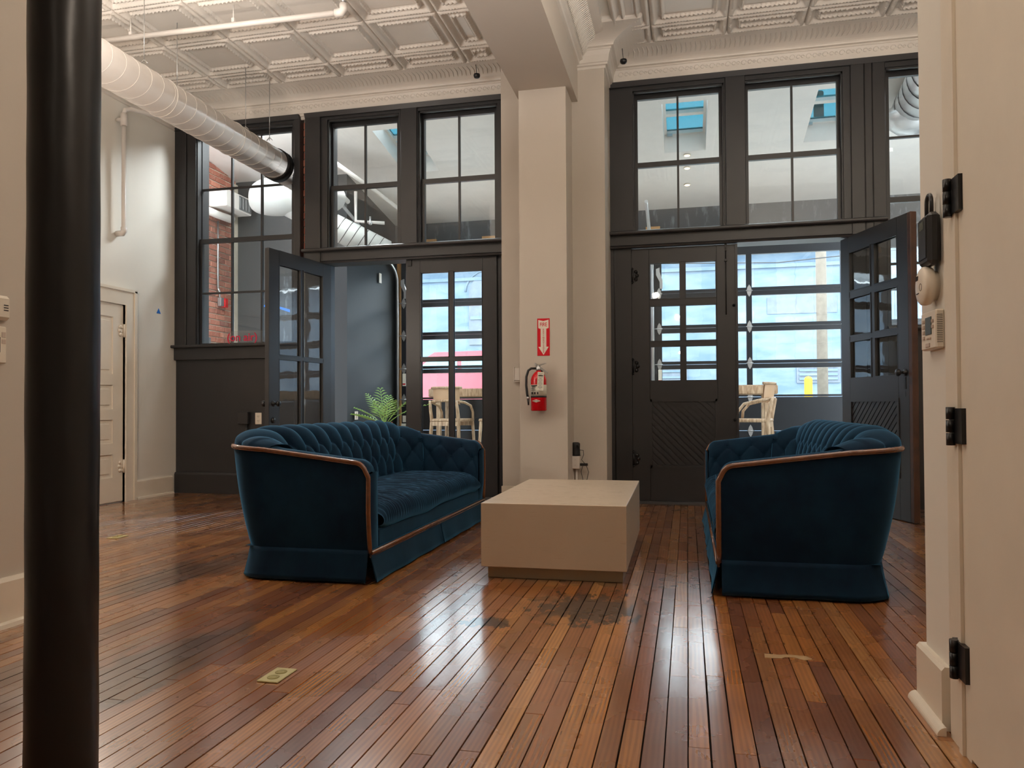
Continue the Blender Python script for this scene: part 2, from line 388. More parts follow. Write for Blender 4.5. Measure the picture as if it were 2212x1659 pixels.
# ------------------------------------------------------------------ room shell
def shell():
    sf = struct('floor', B(-5.2, 3.0, -3.0, 6.98, -.12, -.018), M['subfloor'])
    # boards
    PW, GAP = .0552, .0026
    cols = []; x = -0.007-PW*91
    plist = []
    while x < 2.9:
        y = -3.0+R.random()*1.5; first = True
        ys = [-3.0]
        while y < 6.85:
            ys.append(y); y += R.choice((.5, .8, 1.1, 1.5, 1.9, 2.4))*(.8+.4*R.random())
        ys.append(6.86)
        for a, b in zip(ys, ys[1:]):
            if b-a < .15: continue
            plist.append((x, a, b))
        x += PW
    def size(p):
        x, a, b = p; a2 = max(a, 1.75)
        if b < 1.8: return -1
        cx = x+PW/2; d0 = a2*.974-cx*.224; d1 = b*.974-cx*.224
        if d0 < .3: return -1
        lo = (cx*.974+a2*.224)/d0; hi = (cx*.974+b*.224)/d1
        if min(abs(lo), abs(hi)) > .67: return -1
        if x < -5.05: return -1
        if x > .66 and b < 2.3: return -1
        return (1/d0-1/d1)*100*min(1, .67/max(abs(lo), .01))*PW/((d0+d1)/2)
    plist.sort(key=size, reverse=True)
    def plank(mb, x, a, b):
        g = GAP*(.5+1.4*R.random())/2; dz = R.uniform(-.0005, .0003); bz = .0016
        x0, x1, y0, y1 = x+g, x+PW-g, a+.0008, b-.0008
        vs = [(x0, y0, -.018), (x1, y0, -.018), (x1, y1, -.018), (x0, y1, -.018), (x0, y0, dz-bz), (x1, y0, dz-bz), (x1, y1, dz-bz), (x0, y1, dz-bz),
              (x0+.0006, y0+.0006, dz), (x1-.0006, y0+.0006, dz), (x1-.0006, y1-.0006, dz), (x0+.0006, y1-.0006, dz)]
        fs = [(8, 9, 10, 11)]+[(i, (i+1) % 4, (i+1) % 4+4, i+4) for i in range(4)]+[(i+4, (i+1) % 4+4, (i+1) % 4+8, i+8) for i in range(4)]
        mb.add(vs, fs)
    for p in plist[:300]:
        mb = MB(); plank(mb, *p); me = bpy.data.meshes.new('floorboard'); me.from_pydata(mb.v, [], mb.f); me.materials.append(M['plank']); link('floorboard', me, sf)
    mb = MB()
    for p in plist[300:]: plank(mb, *p)
    me = bpy.data.meshes.new('floorboards'); me.from_pydata(mb.v, [], mb.f); me.materials.append(M['plank'])
    o = link('floorboard_rest', me, sf); o['kind'] = 'stuff'
    # walls of the main room
    struct('wall_left', B(-5.25, -5.05, -3.2, 6.95, 0, 4.1), M['white'])
    struct('wall_back', B(-5.25, 3.1, -3.2, -3.0, 0, 4.1), M['white'])
    struct('wall_partition', B(-2.80, -2.62, -3.0, 2.585, 0, 4.0), M['white_dimmed'])
    struct('wall_right', B(.66, .84, -3.0, 2.405, 0, 4.0), M['white'])
    struct('wall_right_far', B(2.9, 3.1, 2.0, 7.0, 0, 4.1), M['white'])
    struct('wall_right_return', B(.84, 2.9, 2.2, 2.40, 0, 4.0), M['white'])
    # facade masonry above the windows and the central pier
    struct('wall_front', B(-5.25, 3.1, 6.78, 7.0, 3.69, 4.35), M['white'])
    pier = MB().box(-1.54, -.654, 6.33, 7.0, 0, 3.95); struct('wall_pier', pier, M['white_dimmed'])
    struct('wall_pilaster', B(-1.313, -.928, 6.0, 6.34, 0, 3.5), M['white_dimmed'])
    # ceiling and beam
    cl = struct('ceiling', B(-5.25, 3.1, -3.2, 6.9, 3.935, 4.1), M['white'])
    struct('ceiling_beam', B(-1.352, -.877, -3.0, 6.34, 3.405, 3.94), M['white_dimmed'])
    # pressed tin panels
    def hgt(x, y, wx, wy, p=.6):
        d = min(x, wx-x, y, wy-y)
        al = y if (min(x, wx-x) <= min(y, wy-y)) else x
        h = 0
        if d < .006: h = .010
        elif d < .012: h = -.002
        elif d < .038: h = -.007-.006*abs(math.sin(PI*al/.024))*math.sin(PI*(d-.012)/.026)
        elif d < .062: h = -.006+.020*(d-.038)/.024
        elif d < .078: h = .014
        elif d < .112:
            k = math.sin(PI*(d-.078)/.034)
            h = .012-.020*k-.006*k*math.sin(2*PI*(al+d)/.034)
        elif d < .120: h = .010
        else: h = .008
        return h*1.5
    def panel_mesh(wx, wy, nx, ny):
        # finer divisions close to the border
        def divs(w, n):
            b = [0, .006, .012, .019, .026, .032, .038, .050, .062, .070, .078, .087, .095, .104, .112, .120]
            b = [t for t in b if t < w/2-.004]
            mid = [b[-1]+(w-2*b[-1])*k/max(1, n) for k in range(1, n)]
            return b, mid
        bx, mx = divs(wx, nx); by, my = divs(wy, ny)
        xs = bx+mx+[wx-t for t in reversed(bx)]; ys = by+my+[wy-t for t in reversed(by)]
        def dens(vs, step):
            out = [vs[0]]
            for a, b2 in zip(vs, vs[1:]):
                k = max(1, int(math.ceil((b2-a)/step-1e-6)))
                out += [a+(b2-a)*i/k for i in range(1, k+1)]
            return out
        xs = dens(xs, .0121); ys = dens(ys, .0121)
        mb = MB(); vs = [(x, y, hgt(x, y, wx, wy)) for x in xs for y in ys]; ny_ = len(ys)
        fs = [(i*ny_+j, (i+1)*ny_+j, (i+1)*ny_+j+1, i*ny_+j+1) for i in range(len(xs)-1) for j in range(ny_-1)]
        mb.add(vs, fs, True); return mb.mesh('ceiling_panel', M['tin'])
    full = panel_mesh(.6, .6, 30, 30); halfx = panel_mesh(.3, .6, 10, 30); halfy = panel_mesh(.6, .29, 30, 10); quart = panel_mesh(.3, .29, 10, 10)
    def put(me, x, y):
        o = link('ceiling_panel', me, cl); o.location = (x, y, ZC+.004)
    for side in (0, 1):
        xs = [-1.87-.6*(k+1) for k in range(5)] if side == 0 else [-.264+.6*k for k in range(5)]
        hx = -1.87 if side == 0 else -.564
        rows = [6.17-.6*(k+1) for k in range(8 if side == 0 else 5)]
        for x in xs:
            for y in rows: put(full, x, y)
            put(halfy, x, 6.17)
        for y in rows: put(halfx, hx, y)
        put(quart, hx, 6.17)
    # crown moulding swept along the walls: profile (out, z)
    prof = [(0, 3.66), (.012, 3.665), (.014, 3.685), (.03, 3.69), (.03, 3.705), (.038, 3.71), (.045, 3.765), (.060, 3.80), (.066, 3.802), (.066, 3.815), (.085, 3.82)]
    for k in range(1, 10):
        a = k/10*PI/2; prof.append((.085+.225*(1-math.cos(a)), 3.82+.072*math.sin(a)))
    prof += [(.32, 3.892), (.335, 3.905), (.335, 3.94), (0, 3.94)]
    def crown(path, name, sc_=1.0):
        path = [Vector((p[0], p[1])) for p in path]; mb = MB(); rings = []
        for i, p in enumerate(path):
            dirs = []
            if i > 0: dirs.append((p-path[i-1]).normalized())
            if i < len(path)-1: dirs.append((path[i+1]-p).normalized())
            ns = [Vector((d.y, -d.x)) for d in dirs]
            n = sum(ns, Vector((0, 0))); n = n/ (n.length**2/len(ns)) if len(ns) > 1 else n
            rings.append([(p.x+n.x*o*sc_, p.y+n.y*o*sc_, z) for o, z in prof])
        m = len(prof)
        for a, b in zip(rings, rings[1:]):
            mb.add(a+b, [(i, (i+1) % m, (i+1) % m+m, i+m) for i in range(m)])
        mb.add(rings[0], [tuple(range(m))]); mb.add(rings[-1], [tuple(range(m-1, -1, -1))])
        return struct(name, mb, M['tin'])
    o = crown([(-5.05, 2.5), (-5.05, 6.775), (-1.54, 6.775)], 'trim_crown_left')
    # scrolled relief on the frieze and beads on the cove, joined pressed relief
    mb = MB()
    def scrolls(x0, x1, y):
        x = x0
        while x < x1:
            for q, (dx, rr) in enumerate(((0, .024), (.05, .018), (.085, .012))):
                pts = [(x+dx+rr*math.cos(a)*(1-a/14), y-.048-.004*math.sin(a), 3.765+rr*math.sin(a)*(1-a/14)*.9) for a in [k*.6 for k in range(10)]]
                mb.tube(pts, .0035, 5, caps=False)
            x += .13
        x = x0
        while x < x1:
            mb.tube([(x, y-.13, 3.868), (x+.01, y-.20, 3.884), (x, y-.27, 3.892)], [.005, .009, .004], 5, caps=False); x += .04
    scrolls(-4.7, -1.6, 6.775); scrolls(-.55, 2.7, 6.775)
    o2 = mb.build('relief', M['tin'], o); o2['kind'] = 'stuff'
    crown([(-.877, 6.335), (-.654, 6.335), (-.654, 6.775), (2.9, 6.775)], 'trim_crown_right')
    crown([(-.877, 2.5), (-.877, 6.33)][::-1][::-1], 'trim_crown_beam', .9) if False else None
    # beam side coves (small ones)
    for sx, sg, nm in ((-1.352, -1, 'trim_cove_left'), (-.877, 1, 'trim_cove_right')):
        pts = [(sx, 3.70), (sx+sg*.02, 3.705), (sx+sg*.025, 3.73), (sx+sg*.05, 3.74)]
        for k in range(7):
            a = k/6*PI/2; pts.append((sx+sg*(.05+.16*(1-math.cos(a))), 3.75+.13*math.sin(a)))
        pts += [(sx+sg*.24, 3.885), (sx+sg*.24, 3.94), (sx, 3.94)]
        mb = MB().prism(pts, .5, 6.33, 'y'); c = struct(nm, mb, M['tin'])
        mb = MB()
        for k in range(150):
            y = 2.3+k*.027; mb.tube([(sx+sg*.06, y, 3.765), (sx+sg*.10, y+.012, 3.832), (sx+sg*.17, y+.01, 3.876)], [.004, .009, .004], 5, caps=False)
        r_ = mb.build('relief', M['tin'], c); r_['kind'] = 'stuff'
    # baseboards
    bbp = [(0, 0), (.022, 0), (.022, .165), (.012, .178), (0, .178)]
    struct('baseboard_left', MB().prism([(-5.05+a, z) for a, z in bbp], 6.18, 6.70, 'y'), M['white_wood'])
    struct('trim_shoe_left', MB().prism([(-5.028, 0), (-5.008, 0), (-5.012, .016), (-5.028, .02)], 6.18, 6.70, 'y'), M['white_wood'])
    struct('baseboard_pier', MB().box(-1.545, -1.34, 6.305, 6.33, 0, .175).box(-.93, -.65, 6.305, 6.33, 0, .175), M['white_wood'])
    # near right: wall end baseboard and shoe
    struct('baseboard_right', MB().prism([(.66, 0), (.638, 0), (.638, .155), (.646, .165), (.66, .165)], 2.20, 2.425, 'y').box(.66, .9, 2.405, 2.425, 0, .165), M['white_wood'])
    sh = [(.638, 0)]+[(.638-.022*math.cos(a), .022*math.sin(a)) for a in [k*PI/12 for k in range(7)]]
    struct('trim_shoe_right', MB().prism(sh, 2.165, 2.435, 'y'), M['white_wood'])
    struct('baseboard_partition', MB().prism([(-2.62, 0), (-2.598, 0), (-2.598, .175), (-2.606, .19), (-2.62, .19)], -.5, 2.60, 'y'), M['white_wood'])
    struct('trim_shoe_partition', MB().prism([(-2.598, 0), (-2.576, 0), (-2.58, .016), (-2.598, .022)], -.5, 2.62, 'y'), M['white_wood'])
    # white bulkhead high at the left
    struct('trim_bulkhead', B(-2.86, -2.50, -3.0, 2.62, 3.2, 3.9), M['white'])
shell()

# ------------------------------------------------------------------ facade joinery
def P(x, z, y):      # measurement on the reference plane carried to depth y
    return x*y/Y0, .85+(z-.85)*y/Y0
win_n = [0]
def sash(par, gx0, gx1, gz0, gz1, y, vx, hz, st=.045, mun=.018, t=.035):
    """sash around glass area gx0..gx1, gz0..gz1 with vertical bars at vx and horizontal at hz"""
    mb = MB().box(gx0-st, gx0, y-t/2, y+t/2, gz0-st*.8, gz1+st).box(gx1, gx1+st, y-t/2, y+t/2, gz0-st*.8, gz1+st)
    mb.box(gx0, gx1, y-t/2, y+t/2, gz0-st*.8, gz0).box(gx0, gx1, y-t/2, y+t/2, gz1, gz1+st)
    s = mb.build('sash', M['dark'], par)
    xs = [gx0]+list(vx)+[gx1]; zs = [gz0]+list(hz)+[gz1]
    for x in vx: B(x-mun/2, x+mun/2, y-t*.4, y+t*.4, gz0, gz1).build('muntin', M['dark'], s)
    for z in hz: B(gx0, gx1, y-t*.38, y+t*.38, z-mun/2, z+mun/2).build('muntin', M['dark'], s)
    for i in range(len(xs)-1):
        for j in range(len(zs)-1):
            a = xs[i]+(mun/2 if i else 0); b = xs[i+1]-(mun/2 if i < len(xs)-2 else 0)
            c = zs[j]+(mun/2 if j else 0); d = zs[j+1]-(mun/2 if j < len(zs)-2 else 0)
            B(a, b, y-.002, y+.002, c, d).build('pane', M['glass'], s)
    return s
def window(x0, x1, lowz, rail, topz, cols, rows, fx0, fx1, fz0, fz1, tophole=None):
    """double hung: glass x0..x1 measured at reference; outer frame fx0..fx1 / fz0..fz1 (actual)"""
    win_n[0] += 1
    yl, yu = 6.83, 6.875
    o = struct('window_%d' % win_n[0])
    a0, zr0 = P(x0, rail-.018, yl); a1, zl = P(x1, lowz, yl)
    b0, zt = P(x0, topz, yu); b1, zr1 = P(x1, rail+.018, yu)
    n = cols
    vl = [a0+(a1-a0)*k/n for k in range(1, n)]; vu = [b0+(b1-b0)*k/n for k in range(1, n)]
    hl = [zl+(zr0-zl)*k/rows for k in range(1, rows)]; hu = [zr1+(zt-zr1)*k/rows for k in range(1, rows)]
    sash(o, a0, a1, zl, zr0, yl, vl, hl); sash(o, b0, b1, zr1, zt, yu, vu, hu)
    # frame: stepped jambs and head
    mb = MB()
    for (o1, dy0, dy1) in ((0, 6.76, 6.98), ):
        mb.box(fx0, a0-.040, 6.76, 6.98, fz0, fz1).box(a1+.040, fx1, 6.76, 6.98, fz0, fz1)
        mb.box(a0-.040, a1+.040, 6.76, 6.98, zt+.045, fz1)
        mb.box(a0-.040, a0-.028, 6.775, 6.805, fz0, zt+.05).box(a1+.028, a1+.040, 6.775, 6.805, fz0, zt+.05)
        mb.box(a0-.040, a1+.040, 6.775, 6.80, zt+.03, zt+.05)
        mb.box(a0-.04, a1+.04, 6.80, 6.98, fz0-.0, zl-.034)
    mb.build('window_frame', M['dark'], o)
    return o
# left bay
W1 = window(-4.755, -3.765, 1.50, 2.525, 3.56, 3, 2, -4.93, -3.70, 1.465, 3.70)
W2 = window(-3.32, -2.665, 2.375, 2.965, 3.56, 2, 1, -3.46, -2.60, 2.37, 3.70)
W3 = window(-2.395, -1.712, 2.375, 2.965, 3.56, 2, 1, -2.47, -1.50, 2.37, 3.70)
W4 = window(-.41, .283, 2.37, 2.965, 3.55, 2, 1, -.56, .36, 2.365, 3.70)
W5 = window(.525, 1.233, 2.365, 2.96, 3.55, 2, 1, .48, 1.35, 2.365, 3.70)
W6 = window(1.635, 2.62, 1.50, 2.525, 3.545, 3, 2, 1.58, 2.72, 1.465, 3.70)
def casing(x0, x1, z0, z1, y=6.745, back=6.98, g=.012):
    mb = MB().bevbox(x0, x1, y, back, z0, z1, b=.004)
    return trim(mb)
casing(-5.05, -4.92, 1.48, 3.70); casing(-3.72, -3.655, 0.0, 3.70, 6.74)
casing(-3.60, -3.44, 0.0, 3.70, 6.735); casing(-2.615, -2.455, 2.37, 3.70, 6.74); casing(-1.66, -1.50, 0, 3.70, 6.77)
casing(-.70, -.47, 0.0, 2.40, 6.77); casing(-.70, -.55, 2.36, 3.70, 6.765)
casing(.335, .50, 2.365, 3.70, 6.74); casing(1.335, 1.60, 0.0, 3.70, 6.74); casing(2.70, 2.92, 0.0, 3.70, 6.75)
# narrow vertical beads on the wide posts
for x in (1.44, 1.50, -.62):
    trim(MB().tube([(x, 6.742 if x > 0 else 6.772, .2), (x, 6.742 if x > 0 else 6.772, 3.68)], .006, 6))
# head moulding under the crown
for x0, x1 in ((-5.05, -3.66), (-3.60, -1.50), (-.66, 2.9)):
    trim(MB().prism([(6.78, 3.66), (6.735, 3.66), (6.725, 3.68), (6.715, 3.70), (6.78, 3.70)], x0, x1, 'x'))
# transom bars with sills
for x0, x1 in ((-3.62, -1.50), (-.70, 1.60)):
    trim(MB().box(x0, x1, 6.75, 6.98, 2.245, 2.355))
    trim(MB().prism([(6.80, 2.35), (6.705, 2.35), (6.70, 2.36), (6.70, 2.375), (6.71, 2.382), (6.80, 2.388)], x0, x1, 'x'))
    trim(MB().prism([(6.78, 2.235), (6.735, 2.235), (6.73, 2.25), (6.745, 2.262), (6.78, 2.262)], x0, x1, 'x'))
# below window 1: sill, apron, panelled wall and dark baseboard
trim(MB().prism([(6.85, 1.455), (6.69, 1.455), (6.685, 1.465), (6.69, 1.482), (6.85, 1.49)], -5.06, -3.655, 'x'))
trim(MB().bevbox(-5.05, -3.66, 6.735, 6.80, 1.335, 1.457))
struct('wall_panel_left', B(-5.05, -3.655, 6.775, 6.95, 0, 1.46), M['dark'])
trim(MB().prism([(6.78, 0), (6.75, 0), (6.75, .185), (6.76, .205), (6.78, .21)], -5.05, -3.66, 'x'))
trim(MB().prism([(6.85, 1.455), (6.69, 1.455), (6.685, 1.465), (6.69, 1.482), (6.85, 1.49)], 1.59, 2.9, 'x'))
struct('wall_panel_right', B(1.59, 2.9, 6.775, 6.95, 0, 1.46), M['dark'])
# jambs facing the openings (lit from outside)
trim(B(-3.445, -3.405, 6.75, 6.98, 0, 2.25)); trim(B(-1.70, -1.655, 6.80, 6.98, 0, 2.25))
trim(B(-.49, -.475, 6.80, 6.98, 0, 2.25)); trim(B(1.315, 1.34, 6.75, 6.98, 0, 2.25))
struct('trim_threshold_left', MB().prism([(6.72, 0), (6.74, .022), (6.96, .022), (6.98, 0)], -3.42, -1.66, 'x'), M['dark'])
struct('trim_threshold_right', MB().prism([(6.72, 0), (6.74, .022), (6.96, .022), (6.98, 0)], -.50, 1.34, 'x'), M['dark'])
# exposed brick slot between window and door bay
sl = struct('wall_brick_slot', B(-3.655, -3.60, 6.83, 6.98, 0, 3.70), M['mortar'])
for k in range(19):
    z = 2.25+k*.074
    BB(-3.656, -3.600, 6.815+R.uniform(-.006, .006), 6.86, z+.005, z+.067, b=.004).build('brick', M['brick'], sl)

# ------------------------------------------------------------------ doors
def clip(poly, a, b, c):
    out = []
    for i in range(len(poly)):
        p, q = poly[i], poly[(i+1) % len(poly)]; dp = a*p[0]+b*p[1]-c; dq = a*q[0]+b*q[1]-c
        if dp <= 0: out.append(p)
        if dp*dq < 0:
            t = dp/(dp-dq); out.append((p[0]+(q[0]-p[0])*t, p[1]+(q[1]-p[1])*t))
    return out
def leaf(name, w, h, gx, gz, panel, diag, knob=None, loc=(0, 0, 0), rz=0, edge=None, hinge_x=0, cols=2):
    """door leaf in local x 0..w, front face -y; gx=(x0,xmid0,xmid1,x1), gz list of (z0,z1) lights; panel=(x0,x1,z0,z1)"""
    d = struct(name, loc=loc, rz=rz); T = .022
    zs = sorted(gz); mb = MB()
    mb.bevbox(0, gx[0], -T, T, 0, h, b=.003).bevbox(gx[3], w, -T, T, 0, h, b=.003)
    mb.box(gx[0], gx[3], -T, T, zs[-1][1], h)
    mb.box(gx[0], gx[3], -T, T, panel[3], zs[0][0]).box(gx[0], gx[3], -T, T, 0, panel[2])
    if panel[0] > gx[0]: mb.box(gx[0], panel[0], -T, T, panel[2], panel[3])
    if panel[1] < gx[3]: mb.box(panel[1], gx[3], -T, T, panel[2], panel[3])
    mb.build('stile_and_rail', M['grey_door'], d)
    B(gx[1], gx[2], -T*.8, T*.8, zs[0][0], zs[-1][1]).build('muntin', M['grey_door'], d)
    for a, b in zip(zs, zs[1:]): B(gx[0], gx[3], -T*.85, T*.85, a[1], b[0]).build('muntin', M['grey_door'], d)
    for z0, z1 in zs:
        for a, b in ((gx[0], gx[1]), (gx[2], gx[3])):
            B(a, b, -.002, .002, z0, z1).build('pane', M['glass'], d)
            mb = MB(); e = .008
            for s in (-1, 1):
                y0, y1 = sorted((s*T*1.0, s*(T-.01)))
                mb.box(a, a+e, y0, y1, z0, z1).box(b-e, b, y0, y1, z0, z1).box(a, b, y0, y1, z0, z0+e).box(a, b, y0, y1, z1-e, z1)
            mb.build('glazing_bead', M['grey_door'], d)
    x0, x1, z0, z1 = panel
    if diag:
        mb = MB()
        for s in (-1, 1):
            y0, y1 = sorted((s*(T+.006), s*(T-.012)))
            e = .018
            mb.box(x0-.006, x0+e, y0, y1, z0-.006, z1+.006).box(x1-e, x1+.006, y0, y1, z0-.006, z1+.006).box(x0, x1, y0, y1, z0-.006, z0+e).box(x0, x1, y0, y1, z1-e, z1+.006)
        mb.build('panel_moulding', M['grey_door'], d)
        B(x0, x1, -.004, .004, z0, z1).build('panel_back', M['grey_door'], d)
        bw = .042; k = 0; c = (x0+diag*z0 if diag > 0 else x0-z1)-.02
        e = .016
        while True:
            lo, hi = c+k*bw*1.414, c+(k+1)*bw*1.414-.012
            if lo > (x1+z1 if diag > 0 else x1-z0): break
            poly = [(x0+e, z0+e), (x1-e, z0+e), (x1-e, z1-e), (x0+e, z1-e)]
            poly = clip(poly, 1, diag, hi); poly = clip(poly, -1, -diag, -lo) if len(poly) > 2 else poly
            if len(poly) > 2: MB().prism(poly, -.017, .017, 'y').build('panel_board', M['grey_door'], d)
            k += 1
    else:
        B(x0, x1, -.012, .012, z0, z1).build('door_panel', M['grey_door'], d)
    if edge: edge.build('lock_edge', M['old_wood'], d)
    return d
def knobset(d, x, z, y=-.022, s=-1, key=True):
    k = MB().lathe([(.026, y), (.026, y+s*.005), (.012, y+s*.008), (.010, y+s*.035), (.020, y+s*.042), (.027, y+s*.052), (.026, y+s*.064), (.016, y+s*.070), (.003, y+s*.071)], (x, 0, z), 20, 'y')
    k.build('door_knob', M['iron'], d)
def cast_hinge(d, x, z, y=-.022, m=None, sg=1):
    mb = MB().tube([(x, y-.012, z-.055), (x, y-.012, z+.055)], .008, 8)
    mb.lathe([(.009, z+.055), (.011, z+.062), (.004, z+.072)], (x, y-.012, 0), 8)
    mb.lathe([(.004, z-.072), (.011, z-.062), (.009, z-.055)], (x, y-.012, 0), 8)
    for zz, ln in ((z+.032, .040), (z, .054), (z-.034, .040)):
        mb.lathe([(.001, y-.016), (.014, y-.013), (.018, y-.002), (.018, y)], (x+sg*ln*.72, 0, zz), 12, 'y')
        mb.box(min(x, x+sg*ln*.7), max(x, x+sg*ln*.7), y-.009, y, zz-.016, zz+.016)
    mb.build('hinge', m or M['iron'], d)
G3 = [(1.057, 1.366), (1.404, 1.722), (1.772, 2.098)]
# right bay: closed left leaf (hinged at the pier side) and open right leaf
d1 = leaf('door_1', .887, 2.225, (.157, .424, .462, .727), G3, (.155, .725, .309, .897), 1, loc=(-.476, 6.80, .006))
for z in (.38, 1.19, 1.99): cast_hinge(d1, .012, z)
mb = MB().box(.795, .815, -.034, -.022, 2.17, 2.24).tube([(.805, -.03, 1.62), (.805, -.03, 2.2)], .005, 6).box(.792, .818, -.04, -.022, 2.08, 2.10)
mb.build('surface_bolt', M['iron'], d1)
for z in (1.70, .72):
    MB().lathe([(.012, -.022), (.012, -.03), (.006, -.034), (.010, -.045), (.003, -.05)], (.868, 0, z), 10, 'y').build('latch_knob', M['iron'], d1)
struct('trim_astragal', B(.405, .425, 6.765, 6.79, .01, 2.23), M['dark'])
th = math.atan2(-.951, .308)
d2 = leaf('door_2', .93, 2.225, (.13, .445, .49, .80), G3, (.13, .80, .309, .885), -1, loc=(1.283, 6.86, .006), rz=th)
# the leaf's local -y must face the camera side: local -y = (sin th, -cos th)
BB(.930, .972, -.024, .024, .0, 2.225, b=.004).build('lock_edge', M['old_wood'], d2)
knobset(d2, .885, 1.075)
MB().prism([(.876, .97), (.894, .97), (.892, 1.04), (.878, 1.04)], -.026, -.021, 'y').lathe([(.011, -.026), (.011, -.022)], (.885, 0, .965), 10, 'y').build('keyhole_plate', M['iron'], d2)
MB().box(.882, .888, -.0235, -.0215, .90, .945).build('key_slot', M['black'], d2)
# left bay: closed right leaf with long lights, open left leaf
G2 = [(.478, 1.276), (1.305, 2.11)]
d3 = leaf('door_3', .885, 2.23, (.142, .425, .460, .748), G2, (.142, .748, .16, .38), 0, loc=(-2.58, 6.80, .006))
MB().box(.02, .06, -.036, -.022, 2.17, 2.225).build('surface_bolt', M['iron'], d3)
th2 = math.atan2(-.990, -.135)
d4 = leaf('door_4', .93, 2.23, (.13, .445, .478, .795), G2, (.13, .795, .16, .38), 0, loc=(-3.405, 6.86, .006), rz=th2)
BB(.926, .934, -.021, .021, .01, 2.22, b=.002).build('lock_edge', M['dark'], d4)
# camera sees the face whose normal points to +x : local +y here
knobset(d4, .875, .88, .022, 1)
knobset(d4, .875, .88, -.022, -1)
MB().lathe([(.024, .022), (.024, .03), (.010, .034), (.004, .036)], (.875, 0, .735), 16, 'y').build('deadbolt', M['iron'], d4)

# closet door on the left wall
def closet():
    d = struct('door_5'); X = -5.05
    mb = MB()
    mb.box(X, X+.030, 6.02, 6.155, 0, 1.93).box(X, X+.030, 5.12, 6.02, 1.80, 1.93).box(X, X+.030, 5.0, 5.13, 0, 1.93)
    mb.box(X, X+.042, 6.135, 6.165, 0, 1.94).box(X, X+.042, 4.99, 6.165, 1.925, 1.95).box(X, X+.045, 6.02, 6.032, 0, 1.80)
    mb.build('door_casing', M['white_wood'], d)
    lf = MB(); a, b = 5.17, 6.014
    pz = [(.229, .437), (.537, .749), (.845, 1.061), (1.161, 1.678)]; zc = 0.01
    lf.box(X-.01, X+.012, 5.89, b, .01, 1.79).box(X-.01, X+.012, a, 5.285, .01, 1.79)
    prev = .01
    for z0, z1 in pz: lf.box(X-.01, X+.012, 5.285, 5.89, prev, z0); prev = z1
    lf.box(X-.01, X+.012, 5.285, 5.89, prev, 1.79)
    o = lf.build('leaf', M['white_wood'], d)
    for z0, z1 in pz:
        mb = MB().box(X-.012, X+.001, 5.285, 5.89, z0, z1).bevbox(X-.005, X+.007, 5.32, 5.855, z0+.035, z1-.035, b=.004)
        mb.build('door_panel', M['white_wood'], d)
    for z in (.325, 1.561):
        mb = MB().tube([(X+.028, 6.012, z-.06), (X+.028, 6.012, z+.06)], .009, 8)
        for q, ln in ((.035, .04), (0, .055), (-.035, .04)):
            mb.lathe([(.018, X+.012), (.017, X+.018), (.006, X+.026)], (0, 6.0-ln*.6, z+q), 10, 'x')
            mb.box(X+.012, X+.02, 6.0-ln*.7, 6.01, z+q-.015, z+q+.015)
        mb.build('hinge', M['white_wood'], d)
closet()
# near right flush door and its jamb, hinges
def flush():
    d = struct('door_6')
    X = .66
    mb = MB().box(X-.012, X, 2.075, 2.165, 0, 3.0).box(X-.020, X-.008, 2.055, 2.078, 0, 3.0).box(X-.012, X, 2.018, 2.058, 0, 3.0)
    mb.build('door_jamb', M['white_wood'], d)
    BB(X-.016, X+.01, 1.10, 2.012, .012, 2.6, b=.003).build('leaf', M['white_wood'], d)
    for z in (.228, .797, 1.36):
        mb = MB().box(X-.024, X-.010, 2.015, 2.105, z-.043, z+.043)
        for k in range(3): mb.tube([(X-.030, 2.075, z-.048+k*.032), (X-.030, 2.075, z-.018+k*.032)], .010, 10)
        mb.build('hinge', M['iron'], d)
flush()

